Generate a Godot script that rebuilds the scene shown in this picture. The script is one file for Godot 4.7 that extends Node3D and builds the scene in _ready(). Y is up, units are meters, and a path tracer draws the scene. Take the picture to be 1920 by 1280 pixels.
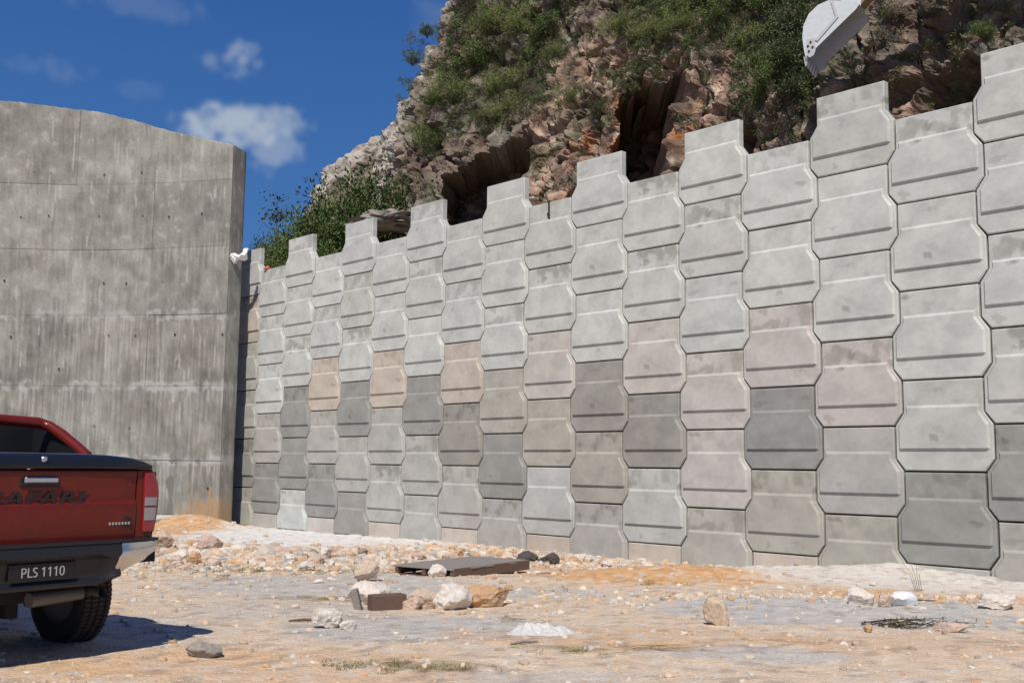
extends Node3D

const EYE := 1.35
const WALL_TURN := 0.8182
var T := Vector3(cos(WALL_TURN), 0, sin(WALL_TURN))      # along the panel wall, towards its near end
var N := Vector3(-sin(WALL_TURN), 0, cos(WALL_TURN))     # out of the panel wall's face
var ORG := Vector3(5.9451, 0, -18.5296)
const JOINT := 2.0681
const PANEL := 1.5
const PK := 1.085
var rng := RandomNumberGenerator.new()
var taken := {}
var M := {}
var na := FastNoiseLite.new()
var nb := FastNoiseLite.new()
var nc := FastNoiseLite.new()
var ncell := FastNoiseLite.new()
var nedge := FastNoiseLite.new()

# ------------------------------------------------------------------ naming
func numbered(called: String) -> String:
	if not taken.has(called):
		taken[called] = 0
		return called
	taken[called] += 1
	return "%s_%03d" % [called, taken[called]]

func tag(o, label = "", category = "", group = "", kind = ""):
	if label != "": o.set_meta("label", label)
	if category != "": o.set_meta("category", category)
	if group != "": o.set_meta("group", group)
	if kind != "": o.set_meta("kind", kind)
	return o

func thing(called: String, label: String, category: String, at := Vector3.ZERO, turn := 0.0, group := "") -> Node3D:
	var o := Node3D.new()
	o.name = numbered(called)
	add_child(o)
	o.position = at
	o.rotation.y = turn
	tag(o, label, category, group)
	return o

func put(called: String, mesh: Mesh, mat: Material, parent: Node = null) -> MeshInstance3D:
	var o := MeshInstance3D.new()
	o.mesh = mesh
	if mat: o.material_override = mat
	if parent == null:
		o.name = numbered(called)
		add_child(o)
	else:
		o.name = called
		parent.add_child(o, true)
	return o

# ------------------------------------------------------------------ geometry
class Geo:
	var v := PackedVector3Array()
	var uv := PackedVector2Array()
	var col := PackedColorArray()
	func tri(a: Vector3, b: Vector3, c: Vector3):
		v.append(a); v.append(b); v.append(c)
	func quad(a: Vector3, b: Vector3, c: Vector3, d: Vector3):
		tri(a, b, c); tri(a, c, d)
	# corners in the order: four of one face (clockwise seen from outside), four behind them
	func hexa(p: Array):
		quad(p[0], p[1], p[2], p[3]); quad(p[5], p[4], p[7], p[6])
		quad(p[4], p[0], p[3], p[7]); quad(p[1], p[5], p[6], p[2])
		quad(p[4], p[5], p[1], p[0]); quad(p[3], p[2], p[6], p[7])
	func box(c: Vector3, s: Vector3, b := Basis.IDENTITY, bevel := 0.0):
		var h := s * 0.5
		if bevel <= 0.0:
			var p := []
			for z in [1, -1]:
				for q in [[-1, 1], [1, 1], [1, -1], [-1, -1]]:
					p.append(c + b * Vector3(q[0] * h.x, q[1] * h.y, z * h.z))
			hexa(p)
			return
		var e: float = min(bevel, min(h.x, min(h.y, h.z)) * 0.9)
		# chamfered box: three face loops and the chamfers between them
		var f := func(x, y, z): return c + b * Vector3(x, y, z)
		for s1 in [-1, 1]:
			quad(f.call(s1 * h.x, h.y - e, (h.z - e) * s1), f.call(s1 * h.x, h.y - e, -(h.z - e) * s1), f.call(s1 * h.x, -h.y + e, -(h.z - e) * s1), f.call(s1 * h.x, -h.y + e, (h.z - e) * s1))
			quad(f.call(-(h.x - e) * s1, s1 * h.y, -(h.z - e)), f.call((h.x - e) * s1, s1 * h.y, -(h.z - e)), f.call((h.x - e) * s1, s1 * h.y, h.z - e), f.call(-(h.x - e) * s1, s1 * h.y, h.z - e))
			quad(f.call(-(h.x - e) * s1, h.y - e, s1 * h.z), f.call((h.x - e) * s1, h.y - e, s1 * h.z), f.call((h.x - e) * s1, -h.y + e, s1 * h.z), f.call(-(h.x - e) * s1, -h.y + e, s1 * h.z))
		for sx in [-1, 1]:
			for sy in [-1, 1]:
				quad_out(c, f.call(sx * h.x, sy * (h.y - e), -(h.z - e)), f.call(sx * (h.x - e), sy * h.y, -(h.z - e)), f.call(sx * (h.x - e), sy * h.y, h.z - e), f.call(sx * h.x, sy * (h.y - e), h.z - e))
				quad_out(c, f.call(sx * h.x, sy * -1.0 * 0.0 + (h.y - e), sy * (h.z - e)), f.call(sx * (h.x - e), h.y - e, sy * h.z), f.call(sx * (h.x - e), -h.y + e, sy * h.z), f.call(sx * h.x, -h.y + e, sy * (h.z - e)))
				quad_out(c, f.call(-(h.x - e), sx * h.y, sy * (h.z - e)), f.call(-(h.x - e), sx * (h.y - e), sy * h.z), f.call(h.x - e, sx * (h.y - e), sy * h.z), f.call(h.x - e, sx * h.y, sy * (h.z - e)))
				for sz in [-1, 1]:
					tri_out(c, f.call(sx * h.x, sy * (h.y - e), sz * (h.z - e)), f.call(sx * (h.x - e), sy * h.y, sz * (h.z - e)), f.call(sx * (h.x - e), sy * (h.y - e), sz * h.z))
	func tri_out(c: Vector3, p: Vector3, q: Vector3, r: Vector3):
		if (r - p).cross(q - p).dot((p + q + r) / 3.0 - c) < 0.0: tri(p, r, q)
		else: tri(p, q, r)
	func quad_out(c: Vector3, p: Vector3, q: Vector3, r: Vector3, s: Vector3):
		tri_out(c, p, q, r); tri_out(c, p, r, s)
	func tube(path: Array, radii: Array, n := 8, caps := true):
		var rings := []
		for i in path.size():
			var d: Vector3 = (path[min(i + 1, path.size() - 1)] - path[max(i - 1, 0)]).normalized()
			var a := d.cross(Vector3.UP if absf(d.y) < 0.9 else Vector3.RIGHT).normalized()
			var b := d.cross(a).normalized()
			var ring := []
			for k in n:
				var t := TAU * k / n
				ring.append(path[i] + (a * cos(t) + b * sin(t)) * radii[i])
			rings.append(ring)
		skin(rings, true)
		if caps:
			for k in n:
				tri(path[0], rings[0][(k + 1) % n], rings[0][k])
				tri(path[-1], rings[-1][k], rings[-1][(k + 1) % n])
	func skin(rings: Array, closed := false, flip := false):
		for i in rings.size() - 1:
			var m: int = rings[i].size()
			for k in (m if closed else m - 1):
				var k2 := (k + 1) % m
				if flip: quad(rings[i][k], rings[i + 1][k], rings[i + 1][k2], rings[i][k2])
				else: quad(rings[i][k], rings[i][k2], rings[i + 1][k2], rings[i + 1][k])
	# profile of (radius, along) turned round axis a
	func lathe(prof: Array, c: Vector3, a: Vector3, n := 32):
		var e := a.cross(Vector3.UP if absf(a.y) < 0.9 else Vector3.RIGHT).normalized()
		var g := a.cross(e).normalized()
		var rings := []
		for p in prof:
			var ring := []
			for k in n:
				var t := TAU * k / n
				ring.append(c + a * p.y + (e * cos(t) + g * sin(t)) * p.x)
			rings.append(ring)
		skin(rings, true)
	# outline (in the plane of ax, ay) pushed along az
	func prism(outline: Array, o: Vector3, ax: Vector3, ay: Vector3, az: Vector3, depth: float):
		var p2 := PackedVector2Array(outline)
		var ids := Geometry2D.triangulate_polygon(p2)
		var mid := o
		for i in range(0, ids.size(), 3):
			var q := []
			for j in 3: q.append(o + ax * p2[ids[i + j]].x + ay * p2[ids[i + j]].y)
			var flip: bool = (q[2] - q[0]).cross(q[1] - q[0]).dot(az) < 0.0
			if flip: tri(q[0], q[2], q[1])
			else: tri(q[0], q[1], q[2])
			var w := az * depth
			if flip: tri(q[0] - w, q[1] - w, q[2] - w)
			else: tri(q[0] - w, q[2] - w, q[1] - w)
		var cw := Geometry2D.is_polygon_clockwise(p2)
		for i in p2.size():
			var j := (i + 1) % p2.size()
			var a := o + ax * p2[i].x + ay * p2[i].y
			var b := o + ax * p2[j].x + ay * p2[j].y
			if cw: quad(a, a - az * depth, b - az * depth, b)
			else: quad(a, b, b - az * depth, a - az * depth)
	func commit(angle := 0.0) -> ArrayMesh:
		var arr := []
		arr.resize(Mesh.ARRAY_MAX)
		arr[Mesh.ARRAY_VERTEX] = v
		if uv.size() == v.size() and uv.size() > 0: arr[Mesh.ARRAY_TEX_UV] = uv
		if col.size() == v.size() and col.size() > 0: arr[Mesh.ARRAY_COLOR] = col
		if angle > 0.0:
			var limit := cos(deg_to_rad(angle))
			var at := {}
			var fn := PackedVector3Array()
			for i in range(0, v.size(), 3):
				var f := (v[i + 2] - v[i]).cross(v[i + 1] - v[i])
				fn.append(f)
				for j in 3:
					var key := (v[i + j] * 2000.0).round()
					if not at.has(key): at[key] = PackedInt32Array()
					at[key].append(i / 3)
			var nrm := PackedVector3Array()
			nrm.resize(v.size())
			for i in v.size():
				var own := fn[i / 3].normalized()
				var sum := Vector3.ZERO
				for k in at[(v[i] * 2000.0).round()]:
					if fn[k].normalized().dot(own) > limit: sum += fn[k]
				nrm[i] = sum.normalized() if sum.length() > 1e-12 else Vector3.UP
			arr[Mesh.ARRAY_NORMAL] = nrm
		var m := ArrayMesh.new()
		m.add_surface_from_arrays(Mesh.PRIMITIVE_TRIANGLES, arr)
		return m

func grid_mesh(nx: int, ny: int, verts: PackedVector3Array, cols: PackedColorArray, uvs := PackedVector2Array(), flat := false) -> ArrayMesh:
	# verts row by row, nx to a row; normals averaged over the faces
	var idx := PackedInt32Array()
	idx.resize((nx - 1) * (ny - 1) * 6)
	var nrm := PackedVector3Array()
	nrm.resize(verts.size())
	var k := 0
	for j in ny - 1:
		for i in nx - 1:
			var a := j * nx + i
			var b := a + 1
			var c := a + nx
			var d := c + 1
			idx[k] = a; idx[k + 1] = b; idx[k + 2] = d
			idx[k + 3] = a; idx[k + 4] = d; idx[k + 5] = c
			k += 6
			var f := (verts[d] - verts[a]).cross(verts[b] - verts[c])
			nrm[a] += f; nrm[b] += f; nrm[c] += f; nrm[d] += f
	for i in nrm.size(): nrm[i] = nrm[i].normalized()
	var arr := []
	arr.resize(Mesh.ARRAY_MAX)
	arr[Mesh.ARRAY_VERTEX] = verts
	if not flat: arr[Mesh.ARRAY_NORMAL] = nrm
	arr[Mesh.ARRAY_INDEX] = idx
	if cols.size(): arr[Mesh.ARRAY_COLOR] = cols
	if uvs.size(): arr[Mesh.ARRAY_TEX_UV] = uvs
	var m := ArrayMesh.new()
	m.add_surface_from_arrays(Mesh.PRIMITIVE_TRIANGLES, arr)
	return m

# ------------------------------------------------------------------ materials
func lin(r: float, g: float, b: float) -> Color:
	return Color(r, g, b).linear_to_srgb()

func mat(c: Color, rough := 0.85, metal := 0.0) -> StandardMaterial3D:
	var m := StandardMaterial3D.new()
	m.albedo_color = c
	m.roughness = rough
	m.metallic = metal
	m.cull_mode = BaseMaterial3D.CULL_DISABLED
	return m

func noise_image(seed_: int, freq: float, size := 512, octaves := 4, type := FastNoiseLite.TYPE_SIMPLEX_SMOOTH) -> Image:
	var n := FastNoiseLite.new()
	n.seed = seed_
	n.noise_type = type
	n.frequency = freq
	n.fractal_octaves = octaves
	var im := n.get_seamless_image(size, size)
	im.convert(Image.FORMAT_L8)
	return im

func ramp_texture(im: Image, a: float, b: float, tint := Color(1, 1, 1), tint2 := Color(1, 1, 1)) -> ImageTexture:
	# grey noise to a colour multiplier (linear a..b)
	var d := im.get_data()
	var out := PackedByteArray()
	out.resize(d.size() * 3)
	var lut := PackedByteArray()
	for i in 256:
		var t := i / 255.0
		var k: float = lerp(a, b, t)
		var c := Color(k * lerp(tint.r, tint2.r, t), k * lerp(tint.g, tint2.g, t), k * lerp(tint.b, tint2.b, t)).linear_to_srgb()
		lut.append(int(clampf(c.r, 0, 1) * 255)); lut.append(int(clampf(c.g, 0, 1) * 255)); lut.append(int(clampf(c.b, 0, 1) * 255))
	for i in d.size():
		var q := d[i] * 3
		out[i * 3] = lut[q]; out[i * 3 + 1] = lut[q + 1]; out[i * 3 + 2] = lut[q + 2]
	return ImageTexture.create_from_image(Image.create_from_data(im.get_width(), im.get_height(), false, Image.FORMAT_RGB8, out))

func bump_texture(im: Image, strength := 4.0) -> ImageTexture:
	var c := im.duplicate()
	c.convert(Image.FORMAT_RGBA8)
	c.bump_map_to_normal_map(strength)
	return ImageTexture.create_from_image(c)

func world_tex(m: StandardMaterial3D, albedo: Texture2D, normal: Texture2D, scale: float, strength := 1.0):
	m.uv1_triplanar = true
	m.uv1_world_triplanar = true
	m.uv1_scale = Vector3(scale, scale, scale)
	if albedo: m.albedo_texture = albedo
	if normal:
		m.normal_enabled = true
		m.normal_texture = normal
		m.normal_scale = strength
	return m

func make_materials():
	var grain := noise_image(11, 0.02, 512, 5)
	var fine := noise_image(12, 0.06, 512, 3)
	var cell := noise_image(13, 0.045, 512, 2, FastNoiseLite.TYPE_CELLULAR)
	M.grain = grain
	M.grain_bump = bump_texture(grain, 6.0)
	M.fine_bump = bump_texture(fine, 4.0)
	M.cell_bump = bump_texture(cell, 5.0)
	M.soft = ramp_texture(grain, 0.82, 1.0)
	M.rough_tone = ramp_texture(fine, 0.62, 1.0)
	M.gravel_tone = ramp_texture(cell, 0.72, 1.0)

	var g := mat(Color.WHITE, 0.95)
	g.vertex_color_use_as_albedo = true
	world_tex(g, ramp_texture(fine, 0.64, 1.0), M.cell_bump, 0.9, 1.0)
	M.ground = g
	var c := mat(Color.WHITE, 0.95)
	c.vertex_color_use_as_albedo = true
	world_tex(c, ramp_texture(fine, 0.5, 1.0), M.grain_bump, 0.45, 1.2)
	M.cliff = c
	var k := mat(Color.WHITE, 0.9)
	k.vertex_color_use_as_albedo = true
	world_tex(k, M.soft, M.fine_bump, 0.9, 0.35)
	M.cast = k
	for s in [["cream", 0.68, 0.57, 0.46], ["white", 0.80, 0.77, 0.73], ["orange", 0.62, 0.42, 0.26], ["grey", 0.36, 0.345, 0.325], ["pink", 0.66, 0.53, 0.45], ["dark", 0.09, 0.085, 0.085]]:
		var r := mat(lin(s[1], s[2], s[3]), 0.92)
		world_tex(r, ramp_texture(grain, 0.6, 1.0, Color(1, 0.9, 0.8), Color(1, 1, 1)), M.grain_bump, 1.7, 0.8)
		M["rock_" + s[0]] = r
	M.leaf = mat(Color.WHITE, 0.6)
	M.leaf.vertex_color_use_as_albedo = true
	M.leaf.backlight_enabled = true
	M.leaf.backlight = Color(0.25, 0.3, 0.12)
	M.bark = mat(lin(0.09, 0.07, 0.055), 0.95)
	world_tex(M.bark, M.rough_tone, M.grain_bump, 3.0, 1.0)
	M.wood = mat(lin(0.29, 0.265, 0.24), 0.9)
	world_tex(M.wood, M.rough_tone, M.grain_bump, 2.0, 0.6)
	M.wood_brown = mat(lin(0.16, 0.10, 0.075), 0.9)
	world_tex(M.wood_brown, M.rough_tone, M.grain_bump, 2.0, 0.6)
	# truck
	M.paint = mat(lin(0.15, 0.014, 0.008), 0.42, 0.0)
	M.paint.metallic_specular = 0.3
	M.paint.clearcoat_enabled = true
	M.paint.clearcoat = 0.35
	M.paint.clearcoat_roughness = 0.08
	M.paint.albedo_texture = ramp_texture(grain, 0.8, 1.0, Color(1, 1.15, 1.2), Color(1, 1, 1))
	M.paint.uv1_triplanar = true
	M.paint.uv1_scale = Vector3(1.3, 1.3, 1.3)
	M.plastic = mat(lin(0.012, 0.013, 0.017), 0.42)
	M.lid = mat(lin(0.008, 0.01, 0.018), 0.3)
	M.chrome = mat(lin(0.62, 0.61, 0.6), 0.2, 1.0)
	M.rubber = mat(lin(0.02, 0.018, 0.017), 0.9)
	M.rubber_dusty = mat(lin(0.07, 0.055, 0.045), 0.95)
	world_tex(M.rubber_dusty, M.rough_tone, null, 3.0)
	M.steel = mat(lin(0.14, 0.13, 0.12), 0.6, 0.5)
	M.black = mat(lin(0.008, 0.008, 0.008), 0.8)
	M.lens_red = mat(lin(0.28, 0.006, 0.01), 0.12)
	M.lens_red.clearcoat_enabled = true
	M.lens_clear = mat(lin(0.32, 0.31, 0.32), 0.2, 0.2)
	M.glass = mat(lin(0.01, 0.012, 0.012), 0.05)
	M.decal = mat(lin(0.018, 0.010, 0.012), 0.5)
	M.plate_white = mat(lin(0.42, 0.42, 0.42), 0.5)

# ------------------------------------------------------------------ terrain
var base_u := [-30.0, -21.0, -16.0, -11.0, -8.0, -6.6, -3.7, -2.3, -0.7, 0.7, 1.3, 2.3, 8.0, 14.0]
var base_y := [-0.62, -0.62, -0.58, -0.52, -0.51, -0.54, -0.55, -0.46, -0.34, -0.2, -0.23, -0.3, -0.3, -0.25]

func table(xs: Array, ys: Array, x: float) -> float:
	if x <= xs[0]: return ys[0]
	for i in xs.size() - 1:
		if x <= xs[i + 1]:
			return lerpf(ys[i], ys[i + 1], (x - xs[i]) / (xs[i + 1] - xs[i]))
	return ys[-1]

func bump2(x: float, z: float, cx: float, cz: float, rx: float, rz: float, a := 0.0) -> float:
	var dx := x - cx
	var dz := z - cz
	var p := (dx * cos(a) + dz * sin(a)) / rx
	var q := (-dx * sin(a) + dz * cos(a)) / rz
	return exp(-(p * p + q * q))

func rubble_mask(x: float, z: float) -> float:
	# the band of broken stone in front of the walls
	var m := bump2(x, z, -5.6, -21.8, 4.6, 2.7) + bump2(x, z, 0.8, -21.5, 3.6, 1.6, 0.5) + 0.7 * bump2(x, z, -4.2, -19.0, 3.0, 2.6) + 0.5 * bump2(x, z, 3.8, -12.6, 3.0, 1.0)
	return clampf(m * 0.85, 0, 1)

func ground_y(x: float, z: float) -> float:
	var y := 0.0
	if z < -8.5: y = -0.45 * clampf((-8.5 - z) / 11.5, 0, 1) - 0.15 * clampf((-20.0 - z) / 40.0, 0, 1)
	var p := Vector3(x, 0, z) - ORG
	var u := p.dot(T)
	var d := p.dot(N)
	if d < 6.0 and z < -4.0:
		y = lerpf(y, table(base_u, base_y, u) + 0.05 * nb.get_noise_2d(x * 2.0, z * 2.0), exp(-pow(maxf(d, 0) / 1.7, 2)))
	y += 0.2 * bump2(x, z, 2.6, -16.4, 2.1, 0.9, -0.3) + 0.1 * bump2(x, z, 3.6, -11.6, 2.2, 0.9)
	y += 0.34 * bump2(x, z, -9.3, -31.9, 1.2, 1.2) + 0.05 * bump2(x, z, -5.8, -22.0, 3.5, 2.2)
	y += 0.015 * nb.get_noise_2d(x * 1.2, z * 1.2) + 0.02 * na.get_noise_2d(x * 0.25, z * 0.25)
	if z < -3.0 and z > -36.0 and absf(x) < 18.0:
		var r := rubble_mask(x, z)
		y += (0.01 + 0.045 * r) * nc.get_noise_2d(x * 3.0, z * 3.0)
	return y

func soft_patch(x: float, z: float, cx: float, cz: float, rx: float, rz: float, a: float, wob: float) -> float:
	var dx := x - cx
	var dz := z - cz
	var p := (dx * cos(a) + dz * sin(a)) / rx
	var q := (-dx * sin(a) + dz * cos(a)) / rz
	return 1.0 - smoothstep(0.78, 1.04, sqrt(p * p + q * q) + wob * 0.8)

func ground_color(x: float, z: float) -> Color:
	var c := Color(0.74, 0.585, 0.42)
	if absf(x) > 20.0 or z > 2.0 or z < -45.0: return c
	var w1 := na.get_noise_2d(x * 0.7, z * 0.7)
	var w2 := nb.get_noise_2d(x * 2.3, z * 2.3)
	var w3 := nc.get_noise_2d(x * 5.5, z * 5.5)
	var wob := 0.42 * w1 + 0.22 * w2 + 0.16 * w3
	c = c.lerp(Color(0.78, 0.625, 0.46), clampf(0.5 + w1 * 1.3, 0, 1))
	c = c.lerp(Color(0.62, 0.51, 0.39), smoothstep(0.12, 0.45, w2) * 0.5)
	var p := Vector3(x, 0, z) - ORG
	var u := p.dot(T)
	var d := p.dot(N)
	var orange := Color(0.73, 0.42, 0.19)
	var grey := Color(0.555, 0.545, 0.515)
	var white := Color(0.88, 0.87, 0.85)
	# trodden grey gravel
	for g in [[3.4, -11.3, 2.0, 1.75, 0.0, 0.95], [1.7, -8.1, 0.8, 0.42, 0.1, 0.8], [-0.75, -9.4, 1.35, 1.1, 0.0, 0.85], [-2.4, -14.4, 2.2, 2.3, 0.2, 0.8], [-0.1, -13.4, 1.5, 1.0, 0, 0.7], [0.25, -7.1, 0.7, 0.25, 0, 0.5], [-3.8, -9.2, 1.6, 1.2, 0, 0.45], [-2.3, -10.9, 1.2, 1.0, 0, 0.5]]:
		c = c.lerp(grey, soft_patch(x, z, g[0], g[1], g[2], g[3], g[4], wob) * g[5])
	for g in [[2.5, -16.3, 2.6, 1.5, -0.3, 1.0], [5.6, -13.8, 2.3, 0.95, -0.2, 0.9], [-8.6, -30.4, 1.9, 3.0, 0.2, 0.95], [-6.4, -22.6, 3.2, 3.2, 0, 0.65], [-1.5, -21.4, 3.4, 1.6, 0.3, 0.6], [1.3, -18.8, 2.4, 1.4, 0.6, 0.7], [-3.0, -7.6, 1.6, 0.7, 0, 0.3], [0.9, -8.8, 1.8, 0.8, 0, 0.4], [-1.6, -7.4, 1.6, 0.7, 0, 0.3], [3.2, -8.6, 1.4, 0.7, 0, 0.25]]:
		c = c.lerp(orange, soft_patch(x, z, g[0], g[1], g[2], g[3], g[4], wob) * g[5])
	# crushed white stone laid along the foot of the panel wall
	var left := smoothstep(-22.5, -21.0, u) * (1.0 - smoothstep(-11.5, -9.0, u)) * (1.0 - smoothstep(4.7, 6.0, d + wob * 1.8))
	var right := smoothstep(-4.2, -2.6, u) * (1.0 - smoothstep(2.7, 3.8, d + wob * 1.6)) * 0.92
	left *= smoothstep(-8.6, -7.4, x + wob * 1.5)
	c = c.lerp(white, clampf(left, 0, 1))
	c = c.lerp(Color(0.80, 0.755, 0.69), clampf(right, 0, 1))
	# thin weeds colouring the soil
	for g in [[-3.0, -17.2, 2.4, 0.45, 0.05, 0.6], [-1.9, -12.2, 0.8, 0.4, 0, 0.5], [-0.6, -7.4, 0.6, 0.15, 0, 0.5], [0.3, -8.2, 0.5, 0.14, 0, 0.4]]:
		c = c.lerp(Color(0.25, 0.23, 0.12), soft_patch(x, z, g[0], g[1], g[2], g[3], g[4], wob * 1.6) * g[5])
	var k := 1.0 + 0.2 * w3
	# specks of pale and dark stone dust
	var s := ncell.get_noise_2d(x * 9.0, z * 9.0)
	if s > 0.55: c = c.lerp(Color(0.72, 0.66, 0.58), 0.5)
	elif s < -0.75: c = c.lerp(Color(0.25, 0.2, 0.17), 0.4)
	return Color(c.r * k, c.g * k, c.b * k)

func build_ground():
	var xs := [-400.0, -120.0, -60.0, -35.0, -24.0, -19.0]
	var x := -16.5
	while x < 12.6:
		xs.append(x); x += 0.06
	for e in [14.0, 17.0, 25.0, 45.0, 120.0, 400.0]: xs.append(e)
	var zs := [400.0, 120.0, 40.0, 15.0, 6.0, 2.0, -1.0, -3.0, -4.5]
	var z := -5.5
	var dz := 0.03
	while z > -36.0:
		zs.append(z); z -= dz; dz = minf(dz * 1.004, 0.12)
	for e in [-38.0, -42.0, -50.0, -80.0, -160.0, -400.0]: zs.append(e)
	var vs := PackedVector3Array()
	var cs := PackedColorArray()
	for zz in zs:
		for xx in xs:
			vs.append(Vector3(xx, ground_y(xx, zz), zz))
			cs.append(ground_color(xx, zz))
	var o := put("ground", grid_mesh(xs.size(), zs.size(), vs, cs), M.ground)
	tag(o, "sandy tan building site ground with grey gravel and orange dirt patches", "ground", "", "structure")

# ------------------------------------------------------------------ panel wall
func panel_mesh(half := false) -> ArrayMesh:
	# outline from the top: narrow neck, flare, wide body, chamfered foot; x across, y up from the panel's foot, z out of the face
	var H := PANEL
	var wn := 0.66
	var ww := 0.808
	var top := H - 0.014
	var bot := 0.014
	var right := [[wn, top], [wn, H * 0.64], [ww, H * 0.5], [ww, H * 0.14], [wn, bot]]
	if half: right = [[wn, H * 0.5 - 0.008], [wn, bot]]
	var ring := func(list: Array, inset: float, z: float) -> Array:
		var out := []
		var m := list.size()
		for i in m:
			out.append(Vector3(list[i][0] - inset, list[i][1] + (-inset if i == 0 else (inset if i == m - 1 else 0.0)), z))
		for i in range(m - 1, -1, -1):
			out.append(Vector3(-list[i][0] + inset, list[i][1] + (-inset if i == 0 else (inset if i == m - 1 else 0.0)), z))
		return out
	var g := Geo.new()
	var r0: Array = ring.call(right, 0.0, -0.15)
	var r1: Array = ring.call(right, 0.0, -0.016)
	var r2: Array = ring.call(right, 0.016, 0.0)
	var rings := [r0, r1, r2]
	if half:
		g.skin(rings, true)
		g.prism([Vector2(r2[0].x, r2[0].y), Vector2(r2[1].x, r2[1].y), Vector2(r2[2].x, r2[2].y), Vector2(r2[3].x, r2[3].y)], Vector3.ZERO, Vector3.RIGHT, Vector3.UP, Vector3.BACK, 0.01)
	else:
		var yt := H * 0.72
		var yb := H * 0.245
		var foot := [[wn - 0.05, yt], [wn - 0.05, H * 0.645], [ww - 0.055, H * 0.505], [ww - 0.055, yb + 0.001], [ww - 0.15, yb]]
		var crest := [[wn - 0.08, yt - 0.047], [wn - 0.08, H * 0.632], [ww - 0.088, H * 0.49], [ww - 0.088, yb + 0.015], [ww - 0.19, yb + 0.014]]
		var mk := func(l: Array, z: float) -> Array:
			var out := []
			for q in l: out.append(Vector3(q[0], q[1], z))
			for i in range(l.size() - 1, -1, -1): out.append(Vector3(-l[i][0], l[i][1], z))
			return out
		var r3: Array = mk.call(foot, 0.0)
		var r4: Array = mk.call(crest, 0.04)
		rings.append(r3); rings.append(r4)
		g.skin(rings, true)
		var c := Vector3(0, H * 0.45, 0.04)
		for i in r4.size(): g.tri(c, r4[i], r4[(i + 1) % r4.size()])
	for p in g.v: g.uv.append(Vector2(p.x / 1.7 + 0.5, 1.0 - p.y / H))
	return g.commit(20.0)

func stain_texture(seed_: int, grime: float, smudges: int) -> ImageTexture:
	# cement bloom, rain grime on the neck of the panel, hand smears
	var r := RandomNumberGenerator.new()
	r.seed = seed_
	var n1 := FastNoiseLite.new()
	n1.seed = seed_; n1.frequency = 0.018; n1.fractal_octaves = 4
	var n2 := FastNoiseLite.new()
	n2.seed = seed_ + 7; n2.frequency = 0.07; n2.fractal_octaves = 3
	var W := 128
	var Hh := 128
	var spots := []
	for i in smudges:
		spots.append([r.randf_range(10, 118), r.randf_range(6, 122), r.randf_range(3, 16), r.randf_range(2, 8), r.randf_range(0.06, 0.26)])
	var im := Image.create(W, Hh, false, Image.FORMAT_RGB8)
	for y in Hh:
		for x in W:
			var a := n1.get_noise_2d(x, y)
			var b := n2.get_noise_2d(x, y * 1.2)
			var bloom := smoothstep(0.05, 0.5, n1.get_noise_2d(x * 0.9 + 300.0, y * 0.9))
			var k := 0.89 + 0.15 * a + 0.07 * b + 0.08 * bloom
			var g := 0.0
			if y < 36: g = grime * smoothstep(-0.2, 0.45, n2.get_noise_2d(x * 0.35, y * 0.3) + 0.9 * n1.get_noise_2d(x * 2.0 + 90.0, y * 1.5))
			for s in spots:
				var dx: float = (x - s[0]) / s[2]
				var dy: float = (y - s[1]) / s[3]
				var q := dx * dx + dy * dy + b * 1.4
				if q < 1.0: g += s[4] * (1.0 - smoothstep(0.3, 1.0, q))
			k *= 1.0 - clampf(g, 0, 0.6)
			var warm := clampf(g * 0.35 + 0.05 * a, 0, 0.2)
			im.set_pixel(x, y, Color(k, k * (1.0 - warm * 0.15), k * (1.0 - warm * 0.55)).clamp().linear_to_srgb())
	return ImageTexture.create_from_image(im)

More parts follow.
